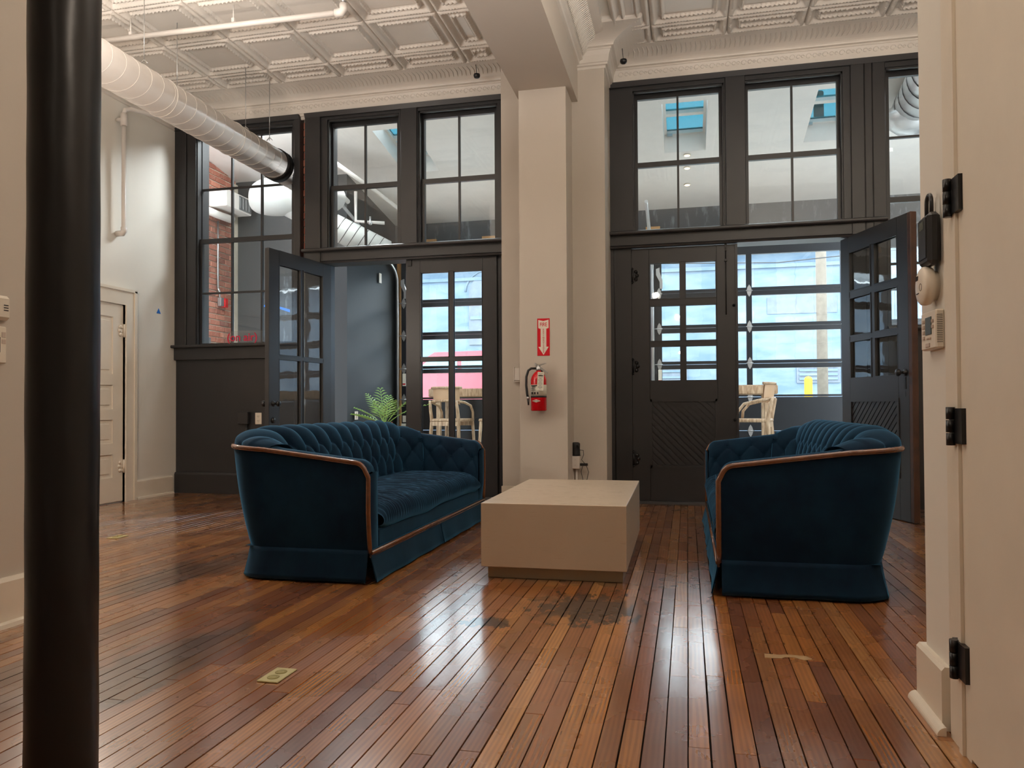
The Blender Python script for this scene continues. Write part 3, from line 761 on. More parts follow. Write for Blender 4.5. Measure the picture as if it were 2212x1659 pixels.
# ------------------------------------------------------------------ the room beyond
def back_room():
    CZ = lambda y: 3.66+(11.0-y)*.17
    struct('floor_back_room', B(-6.2, 5.0, 6.98, 11.2, -.12, 0), M['asphalt'])
    # sloping ceiling with three skylight wells and unseen roof strips added for light
    xs = [-6.2, -3.60, -3.12, -.25, .24, 1.345, 1.83, 5.0]; ys = [6.98, 7.15, 8.0, 8.36, 9.44, 11.05]
    mb = MB(); holes = {(1, 3), (3, 3), (5, 3), (0, 1), (2, 1), (4, 1), (6, 1)}
    for i in range(7):
        for j in range(5):
            if (i, j) in holes: continue
            a, b, c, d = xs[i], xs[i+1], ys[j], ys[j+1]
            mb.add([(a, c, CZ(c)), (b, c, CZ(c)), (b, d, CZ(d)), (a, d, CZ(d)), (a, c, CZ(c)+.08), (b, c, CZ(c)+.08), (b, d, CZ(d)+.08), (a, d, CZ(d)+.08)],
                   [(0, 1, 2, 3), (7, 6, 5, 4), (0, 4, 5, 1), (1, 5, 6, 2), (2, 6, 7, 3), (3, 7, 4, 0)])
    cb = struct('ceiling_back_room', mb, M['duct'])
    for k, (a, b) in enumerate(((-6.2, -3.60), (-3.12, -.25), (.24, 1.345), (1.83, 5.0))):
        o = struct('window_seen_or_added_skylight_%d' % (k+4))  # unseen roof strip added to send daylight through the facade glass
        mb = MB().add([(a, 7.15, CZ(7.15)+.05), (b, 7.15, CZ(7.15)+.05), (b, 8.0, CZ(8.0)+.05), (a, 8.0, CZ(8.0)+.05)], [(0, 1, 2, 3)]); mb.build('pane', M['glass'], o)
        n = max(1, int((b-a)/.9))
        for q in range(1, n): B(a+(b-a)*q/n-.025, a+(b-a)*q/n+.025, 7.15, 8.0, CZ(8.0)-.02, CZ(8.0)+.02).build('rafter', M['duct'], o)
    for k, (a, b) in enumerate(((-3.60, -3.12), (-.25, .24), (1.345, 1.83))):
        o = struct('window_seen_or_added_skylight_%d' % (k+1)); c, d = 8.36, 9.44; H = .27
        def q(x0, x1, y0, y1, h0, h1):
            m = MB(); vs = []
            for h in (h0, h1):
                for (x, y) in ((x0, y0), (x1, y0), (x1, y1), (x0, y1)): vs.append((x, y, CZ(y)+h))
            return m.add(vs, [(0, 3, 2, 1), (4, 5, 6, 7), (0, 1, 5, 4), (1, 2, 6, 5), (2, 3, 7, 6), (3, 0, 4, 7)])
        for (x0, x1, y0, y1) in ((a-.03, a+.003, c-.03, d+.03), (b-.003, b+.03, c-.03, d+.03), (a+.003, b-.003, c-.03, c+.003), (a+.003, b-.003, d-.003, d+.03)):
            q(x0, x1, y0, y1, .002, H).build('well_side', M['duct'], o)
        t = .035
        for (x0, x1, y0, y1) in ((a, a+t, c, d), (b-t, b, c, d), (a+t, b-t, c, c+t), (a+t, b-t, d-t, d), (a+t, b-t, c+.60, c+.66)):
            q(x0, x1, y0, y1, H-.06, H).build('frame', M['duct'], o)
        q(a+t, b-t, c+.30, d-t, H-.02, H-.012).build('pane', M['blue_film'], o)
        q(a+t, b-t, c+t, c+.30, H-.02, H-.012).build('pane', M['white_film'], o)
        q(a+.14, a+.34, c+.16, c+.26, H-.032, H-.028).build('sticker', M['label'], o)
        q(a+t, a+.10, d-.05, d-.03, H-.09, H-.06).build('latch', M['silver'], o)
    for y in (9.52, 9.85, 10.32):
        o = MB().lathe([(.045, CZ(y)-.010), (.045, CZ(y)-.002), (.03, CZ(y)-.001)], (.02, y, 0), 16).build('glow_disc', M['white_wood'])  # small warm emissive disc just below the sloping ceiling
        tag(o, {9.52: 'small round warm glowing disc nearest the skylight', 9.85: 'middle small round warm glowing disc', 10.32: 'small round warm glowing disc farthest from skylight'}[y], 'light', 'warm glowing discs on the sloping ceiling')
        MB().lathe([(.032, CZ(y)-.014), (.032, CZ(y)-.011)], (.02, y, 0), 16).build('disc_face', M['glow'], o)
    # side and cross walls, brick wall
    struct('wall_beyond_side', B(-4.57, -4.375, 9.33, 11.05, 0, 4.2), M['dark_flat'])
    struct('wall_beyond_cross', B(-6.2, -4.572, 9.33, 9.5, 0, 4.2), M['dark_flat'])
    struct('wall_beyond_right', B(4.9, 5.1, 6.98, 11.2, 0, 4.4), M['dark_flat'])
    bw = struct('wall_brick', B(-6.2, -6.02, 6.98, 9.33, 0, 4.5), M['mortar'])
    rest = MB(); n = 0
    for c in range(56):
        z0 = .05+c*.0755; y = 6.98+(.1 if c % 2 else 0)-.2; header = (c % 7 == 6)
        L = .104 if header else .208
        while y < 9.33:
            a, b = max(y, 6.98), min(y+L-.012, 9.30)
            if b-a > .03:
                zz = z0+R.uniform(-.002, .002); dx = R.uniform(-.004, .004)
                if b > 8.42 and 1.35 < z0 < 4.05 and n < 300:
                    BB(-6.03, -6.006+dx, a, b, zz, zz+.062, b=.004).build('brick', M['brick'], bw); n += 1
                else: rest.box(-6.03, -6.006+dx, a, b, zz, zz+.062)
            y += L
    o = rest.build('brick_rest', M['brick'], bw); o['kind'] = 'stuff'
    # plastered end strip of the brick
    struct('trim_plaster_edge', B(-6.05, -5.99, 9.25, 9.335, 0, 3.9), M['mortar'])
    # things on the brick wall: unit heater grille, conduit, alarm pull, junction
    t = thing('wall_heater', 'pale boxy air outlet with grille high on the brick wall', 'heater', (-6.0, 8.9, 3.45))
    BB(.0, .30, -.28, .30, -.02, .20, b=.01).build('housing', M['duct'], t)
    mb = MB()
    for k in range(4): mb.box(.302, .308, .02+.07*k, .03+.07*k, .02, .16)
    mb.box(.300, .306, .0, .28, .0, .18); mb.build('grille', M['silver'], t)
    mb = MB().tube([(.02, -.5, -.06), (.1, -.2, -.10), (.12, .1, -.10), (.05, .22, -.06)], .05, 10); mb.build('duct_stub', M['duct'], t)
    tag(MB().tube([(-5.98, 8.86, 3.3), (-5.98, 8.86, 2.42)], .012, 8).tube([(-5.98, 8.86, 2.42), (-5.98, 8.90, 2.38), (-5.98, 8.90, 2.30)], .012, 8).build('conduit', M['silver']), 'thin grey metal conduit running down the brick wall', 'conduit')
    t = thing('fire_alarm', 'small red fire alarm pull station on grey box on brick', 'alarm', (-6.0, 8.93, 2.25))
    BB(0, .05, -.05, .02, -.06, .05, b=.004).build('back_box', M['silver'], t); BB(0, .06, .03, .10, -.07, .05, b=.006).build('pull_box', M['red'], t)
    tag(BB(-6.0, -5.97, 8.62, 8.70, 1.62, 1.76, b=.004).build('outlet_cover', M['silver']), 'dull metal cover plate low on the brick wall', 'cover plate')
    # dark opening with blue mark on the cross wall
    struct('trim_dark_opening', B(-5.62, -5.0, 9.322, 9.332, .8, 2.62), M['header'])
    tag(MB().prism([(-5.6, 2.22), (-5.4, 2.20), (-5.2, 2.13), (-5.2, 2.17), (-5.4, 2.23), (-5.6, 2.245)], 9.316, 9.321, 'y').build('blue_strip', M['tape']), 'thin bright blue strip on the dark wall beyond the window', 'strip')
    # outlet plate and white mark on the side wall
    t = thing('wall_outlet', 'white outlet plate on the dark wall behind the palm', 'outlet', (-4.35, 9.55, .74))
    BB(0, .006, -.05, .05, -.055, .055, b=.002).build('plate', M['plastic'], t); BB(.006, .009, -.018, .018, -.04, .04, b=.001).build('socket', M['button'], t)
    tag(B(-4.352, -4.345, 10.35, 10.43, 2.66, 2.80).build('paint_patch', M['plastic']), 'small unpainted white patch high on the dark side wall', 'patch')

    # front opening wall around the two sectional doors
    yw = 11.05
    w_ = MB().box(-4.5, 5.0, yw, yw+.2, 3.05, 3.75).box(-4.5, -4.22, yw, yw+.2, 0, 3.1).box(-.56, -.42, yw, yw+.2, 0, 3.1).box(3.25, 5.0, yw, yw+.2, 0, 3.1)
    struct('wall_far', w_, M['header'])
    for (x, z0, z1, wd) in ((-4.33, 0, 3.1, .05), (-4.2, 3.05, 3.10, .0)):
        if wd: struct('trim_timber_jamb', B(x, x+wd, yw-.05, yw, z0, z1), M['timber'])
    for k, x in enumerate((-2.98, -3.9, -.56)):
        tag(BB(x, x+.20, yw-.05, yw, 3.22, 3.40, b=.003).build('wood_block', M['timber']), ('pale wooden block on the dark header, seen through the window left of the white pier', 'pale wooden block above the left end of the glass garage door', 'pale wooden block on the dark header above the closed door')[k], 'wood block')
    def garage(x0, lab, st1=1.22, back=2.6):
        t = thing('garage_door', lab, 'garage door', (x0, 11.0, 0)); Wd = 3.66; T = .03
        stx = (0, st1, 2.44, 3.60)
        sections = [(0, .50), (.50, .965), (.965, 1.425), (1.425, 1.935), (1.935, 2.43), (2.43, 3.05)]
        for i, (a, b) in enumerate(sections):
            s = MB(); g = .006
            if i < 2:
                s.bevbox(0, Wd, -T, T, a+g/2, b-g/2, b=.005); s.build('section', M['alum'], t); continue
            rb = .045 if i > 2 else .03; rt = .065 if i < 5 else .115
            s.box(0, Wd, -T, T, a+g/2, a+rb).box(0, Wd, -T, T, b-rt, b-g/2)
            for x in stx: s.box(x, x+.075, -T, T, a+rb, b-rt)
            o = s.build('section', M['alum'], t)
            for p, q in zip(stx, stx[1:]): B(p+.075, q, -.003, .003, a+rb, b-rt).build('pane', M['glass'], o)
        for z in (.50, .965, 1.43, 1.935, 2.43):
            for x in stx[:3]:
                c = x+.04
                m_ = MB().prism([(c, z-.085), (c+.022, z-.05), (c+.035, z), (c+.022, z+.05), (c, z+.085), (c-.022, z+.05), (c-.035, z), (c-.022, z-.05)], -T-.008, -T, 'y')
                m_.tube([(c-.045, -T-.014, z), (c+.045, -T-.014, z)], .008, 8)
                if x == 0: m_.tube([(c-.10, -T-.014, z), (c, -T-.014, z)], .006, 8)
                m_.build('hinge', M['silver'], t)
        m_ = MB().box(.02, .07, -T-.01, -T, 1.17, 1.36); m_.build('safety_label', M['label'], t)
        B(.022, .068, -T-.012, -T-.01, 1.19, 1.21).build('label_stripe', M['sign_red'], t)
        m_ = MB().box(.02, .07, -T-.01, -T, .62, .72).box(.0, .07, -T-.01, -T, .52, .60); m_.build('safety_label', M['label'], t)
        m_ = MB().prism([(.0, 2.78), (.05, 2.80), (.05, 2.74), (.09, 2.62), (.09, 2.50), (.05, 2.50), (.05, 2.60), (.0, 2.70)], -T-.03, -T, 'y'); m_.build('top_bracket', M['silver'], t)
        # track: vertical then curved then horizontal rising with the roof
        pts = [(-.05, -.06, 0), (-.05, -.06, 2.72)]
        for k in range(1, 9):
            a = k/8*1.30; pts.append((-.05, -.06-.45*(1-math.cos(a)), 2.72+.30*math.sin(a)))
        pts.append((-.05, -back, 3.02+.60*(back-.45)/2.15))
        MB().tube(pts, .022, 8).build('track', M['silver'], t)
        m_ = MB().tube([(.0, -.12, 3.22), (3.66, -.12, 3.22)], .015, 8); m_.build('torsion_shaft', M['silver'], t)
        m_ = MB(); n = 160
        m_.tube([(.5+1.9*k/n, -.12+.045*math.cos(k*1.9), 3.22+.045*math.sin(k*1.9)) for k in range(n)], .012, 6); m_.build('torsion_spring', M['silver'], t)
        return t
    garage(-4.25, 'black framed glass sectional garage door behind the left pair of doors', 1.34)
    garage(-.42, 'black framed glass sectional garage door behind the right pair of doors', 1.22, 1.6)
    # ducts and pipes
    tag(MB().tube([(-4.02, 7.7, 3.52), (-4.02, 8.6, 3.36)], .03, 8).build('conduit', M['duct']), 'white pipe stub hanging under the sloping ceiling beyond the window', 'pipe')
    t = thing('sprinkler_pipe', 'white sprinkler pipes branching below the sloping ceiling beyond', 'pipe', (-4.1, 8.8, 3.3))
    MB().tube([(.1, -.9, .42), (.28, .2, .28), (.45, 1.0, .12)], .025, 8).build('branch_pipe', M['duct'], t)
    MB().tube([(.0, .2, .30), (.0, .2, -.08), (.35, .3, -.10)], .022, 8).build('drop_pipe', M['duct'], t)
    MB().lathe([(.012, -.16), (.03, -.14), (.012, -.10), (.012, -.05)], (.18, .24, .03), 10).build('sprinkler_head', M['silver'], t); MB().lathe([(.03, .05), (.03, .12)], (.45, 1.0, 0), 10).build('end_cap', M['silver'], t)
    t = thing('silver_spiral_duct', 'shiny silver spiral duct beyond the far right window', 'duct', (2.29, 8.3, 3.93))
    MB().tube([(.0, -1.3, .24), (0, .35, -.05)], .20, 28).build('duct_body', M['spiral'], t)
    MB().lathe([(.02, -.16), (.15, -.13), (.24, -.05), (.26, .02), (.24, .10)], (0, .30, -.12), 24).build('duct_elbow', M['spiral'], t)
    m_ = MB()
    for k in range(9):
        y = -1.0+k*.15; zc = .24-(y+1.3)*.176
        m_.tube([(.202*math.cos(a), y+.05*math.cos(a), zc+.202*math.sin(a)) for a in [2*PI*j/24 for j in range(24)]], .005, 5, closed=True)
    m_.build('seam', M['alum'], t)
    # white strut
    tag(BB(1.92, 1.96, 8.0, 9.9, 3.30, 3.34, b=.004).build('strut_channel', M['duct']), 'thin pale strut channel under the silver duct at far right', 'strut')
back_room()

# ------------------------------------------------------------------ main white spiral duct
def white_duct():
    t = thing('white_spiral_duct', 'long white spiral duct hung under the ceiling passing through window', 'duct', (-3.86, 4.0, 3.20))
    r = .142
    MB().tube([(0, -3.4, 0), (0, 3.9, 0)], r, 40).build('duct_body', M['duct'], t)
    mb = MB(); pitch = .128; n0 = int(6.6/pitch)
    pts = []
    for k in range(n0*28):
        a = 2*PI*k/28; pts.append((math.cos(a)*(r+.001), -2.9+pitch*k/28+.035*math.cos(a), math.sin(a)*(r+.001)))
    mb.tube(pts, .0016, 5); mb.build('spiral_seam', M['duct'], t)
    for y in (-.05, 1.0, 1.9):
        MB().tube([(math.cos(a)*(r+.004), y, math.sin(a)*(r+.004)) for a in [2*PI*j/32 for j in range(32)]], .003, 6, closed=True).build('coupling_ring', M['duct'], t)
    MB().lathe([(r+.012, 2.62), (r+.012, 2.72)], (0, 0, 0), 36, 'y').build('black_collar', M['iron'], t)
    for y, dx in ((.3, .0), (.75, .05), (1.25, -.05), (2.1, .02), (2.4, .08)):
        MB().tube([(dx, y, r), (dx, y, .70)], .0028, 6).tube([(dx-.03, y, r+.002), (dx, y, r+.03), (dx+.03, y, r+.002)], .004, 6).build('hanger_wire', M['silver'], t)
    # elbow and continuation beyond the facade
    e = thing('white_duct_elbow', 'fat white duct elbow and slanting spiral branch beyond the tall left window', 'duct', (-4.75, 8.3, 3.42))
    mb = MB()
    def cap(u, v):
        a = 2*PI*u; s = math.sin(PI*v); c = math.cos(PI*v)
        x = -.42*c*1.0; return (x*1.0, .20*s*math.cos(a)*(1), .24*s**.6*math.sin(a)-.02)
    mb.grid(cap, 32, 20, cu=True); mb.build('elbow_body', M['duct_dimmed'], e)
    mb = MB().tube([(-.42+.0, 0, .02)]+[(-.42*math.cos(a)*1.02, .0, .245*math.sin(a)) for a in ()]+[(.45, 0, -.02)], .012, 6); mb.build('elbow_seam', M['duct'], e)
    q = e; p0 = Vector((.10, .05, -.12)); p1 = p0+Vector((1.75, .55, -.92))*.62
    MB().tube([p0, p0+(p1-p0)*.5, p1, p1+(p1-p0)*.01], [.155, .155, .155, .12], 32).build('duct_branch', M['duct_dimmed'], q)
    dr = (p1-p0).normalized(); sd = dr.cross(Vector((0, 0, 1))).normalized(); up = sd.cross(dr)
    mb = MB()
    L_ = (p1-p0).length
    mb.tube([p0+dr*((.12+k*.12/40*.86)+.03*math.cos(2*PI*k/40))+sd*.157*math.cos(2*PI*k/40)+up*.157*math.sin(2*PI*k/40) for k in range(int(40*L_/.12))], .004, 5)
    mb.build('spiral_seam', M['iron'], q)
white_duct()

# ------------------------------------------------------------------ outside
def outside():
    struct('ground_street', B(-30, 30, 11.25, 40, -.3, -.02), M['asphalt'])
    b = thing('building', 'white painted masonry building across the street with sheet roof', 'building', (0, 22, 0))
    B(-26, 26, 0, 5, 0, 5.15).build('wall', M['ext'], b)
    rf = MB().add([(-26, -.5, 5.10), (26, -.5, 5.10), (26, 3, 6.6), (-26, 3, 6.6), (-26, -.5, 5.2), (26, -.5, 5.2), (26, 3, 6.7), (-26, 3, 6.7)],
                  [(0, 1, 2, 3), (7, 6, 5, 4), (0, 4, 5, 1), (1, 5, 6, 2), (2, 6, 7, 3), (3, 7, 4, 0)]).build('roof', M['ext_roof'], b)
    B(-26, 26, -.08, 0, 4.62, 4.72).build('cornice', M['ext'], b)
    B(1.2, 1.32, -.12, 0, 3.9, 5.0).build('downpipe', M['ext'], b)
    B(2.15, 3.95, -.02, 0, 3.35, 3.80).build('sign_board', M['ext_grey'], b)
    mb = MB()
    for k in range(14): mb.box(4.55+k*.14, 4.65+k*.14, -.04, 0, 2.2, 4.0)
    mb.build('shutter', M['ext_blue'], b)
    for (x, z, w_, h) in ((-.9, 1.2, .9, .95), (2.9, 1.45, 1.1, .65)):
        f = B(x, x+w_, -.04, 0, z, z+h).build('vent_window', M['ext_grey'], b)
        mb = MB()
        for k in range(5): mb.box(x+.06, x+w_-.06, -.07, -.04, z+.08+k*h/5.6, z+.14+k*h/5.6)
        mb.build('slat', M['ext'], f)
    # arched window
    pts = [(-6.35, 2.7), (-5.0, 2.7), (-5.0, 4.3)]+[(-5.675+.675*math.cos(a), 4.3+.5*math.sin(a)) for a in [PI*k/10 for k in range(1, 10)]]+[(-6.35, 4.3)]
    f = MB().prism(pts, -.06, 0, 'y').build('arched_window', M['ext_grey'], b)
    B(-5.70, -5.65, -.09, -.06, 2.75, 4.75).build('mullion', M['ext'], f)
    B(-6.3, -5.05, -.09, -.06, 3.45, 3.55).build('mullion', M['ext'], f)
    pts2 = [(-5.675+.80*math.cos(a), 4.3+.66*math.sin(a)) for a in [PI*k/12 for k in range(13)]]
    MB().tube([(x, -.02, z) for x, z in pts2], .03, 6).build('arch_moulding', M['ext'], f)
    MB().prism([(5.0, 1.1), (5.5, 1.0), (5.9, 1.3), (5.8, 1.7), (5.3, 1.75)], -.015, 0, 'y').build('red_mark', M['carpaint'], b)
    tag(MB().tube([(3.0, 18.5, 0), (2.98, 18.5, 8)], [.12, .11], 14).build('utility_pole', M['pole']), 'weathered wooden utility pole standing across the street', 'pole')
    tag(MB().tube([(2.98, 20.5, 0), (2.98, 20.5, 1.5)], .10, 12).lathe([(.10, 1.5), (.07, 1.56), (.01, 1.58)], (2.98, 20.5, 0), 12).build('bollard', M['yellow']), 'yellow bollard in front of the building beside the utility pole', 'bollard')
    tag(MB().tube([(-8, 17, 4.5), (-3, 17.5, 4.15), (2, 18, 4.05), (9, 18.5, 4.6)], .012, 5).build('overhead_cable', M['black']), 'thin overhead cable sagging in front of the white building', 'cable')
    # red pickup-like car
    c = thing('red_car', 'faded red car parked across the street behind bar table', 'car', (-5.2, 17.5, 0))
    body = [(-2.5, .35), (-2.55, 1.0), (-2.4, 1.32), (-1.15, 1.48), (-.75, 1.92), (-.45, 2.10), (.9, 2.12), (1.3, 2.05), (1.6, 1.55), (2.7, 1.5), (2.75, .4)]
    MB().prism(body, -.85, .85, 'y').build('body', M['carpaint'], c)
    for poly in ([(-.95, 1.62), (-.62, 1.90), (.1, 1.93), (.1, 1.62)], [(.2, 1.62), (.2, 1.93), (1.05, 1.93), (1.25, 1.62)]):
        MB().prism(poly, -.862, -.85, 'y').build('side_window', M['carglass'], c)
    for x in (-1.45, 1.4):
        MB().lathe([(.38, -.9), (.40, -.86), (.40, -.7)], (x, 0, .40), 20, 'y').build('wheel', M['black'], c)
        MB().lathe([(.2, -.915), (.22, -.9)], (x, 0, .40), 16, 'y').build('hubcap', M['silver'], c)
    MB().lathe([(.12, -.87), (.12, -.85)], (-2.05, 0, .95), 14, 'y').build('headlight', M['label'], c)
outside()

# ------------------------------------------------------------------ sofas
def catmull(pts, t):
    n = len(pts)-1; x = min(max(t, 0), .99999)*n; i = int(x); f = x-i
    p = [pts[min(max(i+k, 0), n)] for k in (-1, 0, 1, 2)]
    return tuple(.5*((2*p[1][d])+(-p[0][d]+p[2][d])*f+(2*p[0][d]-5*p[1][d]+4*p[2][d]-p[3][d])*f*f+(-p[0][d]+3*p[1][d]-3*p[2][d]+p[3][d])*f**3) for d in range(len(pts[0])))
SL, SF, SB = 1.085, -.36, .33        # half length, front y, back y (base)
def upath(hx, yf, yb, r, s):
    """U path, s in 0..1: left arm front -> back -> right arm front; returns x, y, nx, ny (outward)"""
    a = .24; c = .10
    if s > .5:
        x, y, nx, ny = upath(hx, yf, yb, r, 1-s); return -x, y, -nx, ny
    if s < a: k = s/a; return -hx, yf+(yb-r-yf)*k, -1., 0.
    if s < a+c:
        k = (s-a)/c*PI/2; return -hx+r-r*math.cos(k), yb-r+r*math.sin(k), -math.cos(k), math.sin(k)
    k = (s-a-c)/(.5-a-c); return (-hx+r)*(1-k), yb, 0., 1.
def ztop(y): 
    k = min(max((y-SF)/.72, 0), 1); return .570+.088*k
def outer(s, t):
    """t 0..1 from z=.155 to the top"""
    x, y, nx, ny = upath(SL, SF, SB, .15, s)
    zt = ztop(y); d = y-SF
    if (s < .24 or s > .76) and d < .055: zt -= .055-math.sqrt(max(0, .055**2-(.055-d)**2))
    z = .155+(zt-.155)*t
    lean = .018*abs(nx)+.085*ny*max(0, 1)
    o = lean*t**.9+.010*math.sin(PI*t)
    if s < .24 or s > .76: o += .035*(min(s, 1-s)/.24)**3*t*0
    return x+nx*o, y+ny*o, z, nx, ny
def smooth(a, b, x):
    k = min(max((x-a)/(b-a), 0), 1); return k*k*(3-2*k)
ARM = [(.012, -.004), (.03, .016), (.062, .020), (.095, .004), (.115, -.045), (.122, -.12), (.126, -.22), (.130, -.32)]
BAK = [(.012, .0), (.012, .052), (.062, .086), (.135, .068), (.185, -.01), (.215, -.11), (.235, -.21), (.25, -.32)]
def inner(s, v):
    ss = min(s, 1-s); w_ = smooth(.20, .37, ss)
    A = catmull(ARM, v); Bk = catmull(BAK, v)
    d = A[0]*(1-w_)+Bk[0]*w_; dz = A[1]*(1-w_)+Bk[1]*w_
    ox, oy, oz, nx, ny = outer(s, 1.0)
    ix, iy, _, _ = upath(SL-.25+.0, SF, SB-.165, .20, s)
    # inner reference line, as far as .25 inward for the back, hold arms straight
    full = .25
    k = d/full
    x = ox+(ix-ox)*k*(1 if True else 1); y = oy+(iy-oy)*k
    if ss < .24: y = oy
    return Vector((x, y, oz+dz))
def mk_sofa():
    t = thing('tufted_sofa', 'x', 'sofa')
    NS = 200
    mb = MB().grid(lambda u, v: outer(u, v)[:3], NS, 16)
    # front faces of the arms (padded)
    for sg in (0, 1):
        def face(u, v, sg=sg):
            s = 0.0001 if sg == 0 else .9999
            x, y, z, nx, ny = outer(s, v)
            inx = x+(.122 if sg == 0 else -.122)
            zz = z if v < .9 else z
            bul = .020*math.sin(PI*min(max(u, 0.02), .98))**.5
            hump = .018*math.sin(PI*u)*v
            return (x+(inx-x)*u, SF-bul*(.2+.8*min(1, v*3)), z+hump)
        mb.grid(face, 10, 14)
    # underside
    mb.add([(-SL+.02, SF+.02, .16), (SL-.02, SF+.02, .16), (SL-.02, SB-.02, .16), (-SL+.02, SB-.02, .16)], [(0, 1, 2, 3)])
    mb.build('sofa_frame', M['velvet'], t)
    # tufted inside
    NU, NV = 420, 84
    P_ = [[inner(i/NU, j/NV) for j in range(NV+1)] for i in range(NU+1)]
    # arc length along the mid line
    arc = [0.]
    for i in range(1, NU+1): arc.append(arc[-1]+(P_[i][int(NV*.5)]-P_[i-1][int(NV*.5)]).length)
    tot = arc[-1]; nch = 21; pitch = tot/nch
    vs = []
    for i in range(NU+1):
        ss = min(i/NU, 1-i/NU); w_ = smooth(.21, .33, ss); u = arc[i]/pitch
        for j in range(NV+1):
            v = j/NV; p = P_[i][j]
            du = P_[min(i+1, NU)][j]-P_[max(i-1, 0)][j]; dv = P_[i][min(j+1, NV)]-P_[i][max(j-1, 0)]
            n = dv.cross(du); n = n.normalized() if n.length > 1e-9 else Vector((0, 0, 1))
            q = (v-.54)/.17
            if q < 0:
                a = abs(math.sin(PI*u)); h = a**.55; h = h
            else:
                a = abs(math.sin(PI*(u+q/2))); b = abs(math.sin(PI*(u-q/2))); h = (a*b)**.28
            fine = .10*math.sin(u*PI*14+3*math.sin(q*3))*(1-h)*(1 if abs(q) < 1.2 else .3)
            # deep dimples at buttons
            dimp = 0
            for rq in (0, 1, 2):
                uu = u-(.5 if rq % 2 else 0); du_ = (uu-round(uu)); dq = q-rq
                dimp += math.exp(-((du_*pitch)**2+(dq*.055)**2)/.00028)
            fade = smooth(0, .06, v)
            amp = (.010+.022*w_)
            arm_only = smooth(.28, .42, v) if w_ < .5 else 1
            arm_only = arm_only*(1-w_)+w_
            vs.append(tuple(p+n*(amp*(h-.55+fine)*fade*arm_only-.016*dimp*(.6+.4*w_))))
    mb = MB(); N = NV+1
    mb.add(vs, [(i*N+j, (i+1)*N+j, (i+1)*N+j+1, i*N+j+1) for i in range(NU) for j in range(NV)], True)
    tb = mb.build('tufted_back', M['velvet'], t)
    mb = MB()
    for rq in (0, 1, 2):
        v = .54+.17*rq
        if v > .9: continue
        for k in range(nch+1):
            uu = (k+(.5 if rq % 2 else 0))*pitch
            if uu > tot-.06 or uu < .06: continue
            i = min(range(NU+1), key=lambda q: abs(arc[q]-uu)); p = Vector(vs[i*N+int(v*NV)])
            mb.lathe([(.001, .004), (.006, .003), (.008, -.001), (.006, -.004)], tuple(p), 8)
    b_ = mb.build('button', M['velvet'], tb); b_['kind'] = 'stuff'
    # seat cushion
    hx = SL-.135
    def seat(u, v):
        x = -hx+2*hx*u
        pr = [(SF+.03, .235), (SF-.002, .238), (SF-.022, .262), (SF-.024, .30), (SF-.006, .338), (SF+.04, .362), (SF+.14, .378), (SF+.30, .384), (SF+.46, .380), (SF+.56, .365)]
        y, z = catmull(pr, v)
        e = min(u, 1-u)*2*hx
        ed = smooth(0, .09, e); z = .27+(z-.27)*(.55+.45*ed)
        X = x/.155
        q = (v-.62)/.14
        a = abs(math.sin(PI*(X+q/2))); b = abs(math.sin(PI*(X-q/2))); h = (a*b)**.3
        top = smooth(.42, .6, v)
        pl = .0042*math.sin(2*PI*x/.031+2.2*math.sin(x*23))*smooth(.2, .35, v)*(1-.55*smooth(.6, .8, v))
        pl += .003*math.sin(2*PI*x/.052+1.7*math.sin(v*30+x*9))*top
        z += (.014*(h-.7)*top+pl)*ed
        y -= pl*.6*(1-top)
        z += .006*math.sin(x*5.2)+.004*math.sin(x*11+1)
        return (x, y, z)
    mb = MB().grid(seat, 420, 40); mb.build('seat_cushion', M['velvet'], t)
    BB(-SL+.115, SL-.115, SF-.004, SF+.06, .150, .248, b=.012).build('seat_rail', M['velvet'], t)
    # walnut trims
    pts = []
    for i in range(NS+1):
        x, y, z, nx, ny = outer(i/NS, 1.0); pts.append((x+nx*.004, y+ny*.004, z+.006))
    x0, x1 = pts[0][0], pts[-1][0]
    zf = pts[0][2]
    left = [(outer(0.0001, k/8)[0]-.004, SF-.010, .150+(zf-.160)*k/8) for k in range(9)]
    right = [(-x, y, z) for x, y, z in reversed(left)]
    MB().tube(left+pts[1:-1]+right, .0125, 8, flat=.8).build('wooden_trim', M['walnut'], t)
    MB().tube([(-SL+.0, SF-.014, .148), (SL-.0, SF-.014, .148)], .011, 8).tube([(-SL, SF-.012, .132), (SL, SF-.012, .132)], .006, 6).build('wooden_trim', M['walnut'], t)
    # skirt
    def strip(fn, name='skirt'):
        def f(u, v):
            x, y, ox, oy = fn(u); ph = x*7+y*9
            e = min(u, 1-u); flare = .004+.024*(1-v)**1.3+.003*math.sin(ph*2.2)*(1-v)+.008*math.exp(-e*40)*(1-v)
            return (x+ox*flare, y+oy*flare, .010+.150*v)
        def g(u, v):
            x, y, z = f(u, v); _, _, ox, oy = fn(u); return (x-ox*.006, y-oy*.006, z)
        mb = MB().grid(f, 48, 7).grid(g, 48, 7)
        for vv in (0, 1):
            mb.grid(lambda u, k, vv=vv: tuple(Vector(f(u, vv))+(Vector(g(u, vv))-Vector(f(u, vv)))*k), 48, 1)
        mb.build(name, M['velvet'], t)
    def side(s0, s1):
        def fn(u):
            x, y, nx, ny = upath(SL, SF, SB, .15, s0+(s1-s0)*u); return x, y, nx, ny
        return fn
    strip(lambda u: (-SL-.004+u*(SL-.002), SF-.010, 0., -1.)); strip(lambda u: (.006+u*(SL-.002), SF-.010, 0., -1.))
    B(-.05, .05, SF-.006, SF+.002, .014, .14).build('pleat_backing', M['velvet'], t)
    strip(side(.0005, .305)); strip(side(.9995, .695)); strip(side(.307, .693))
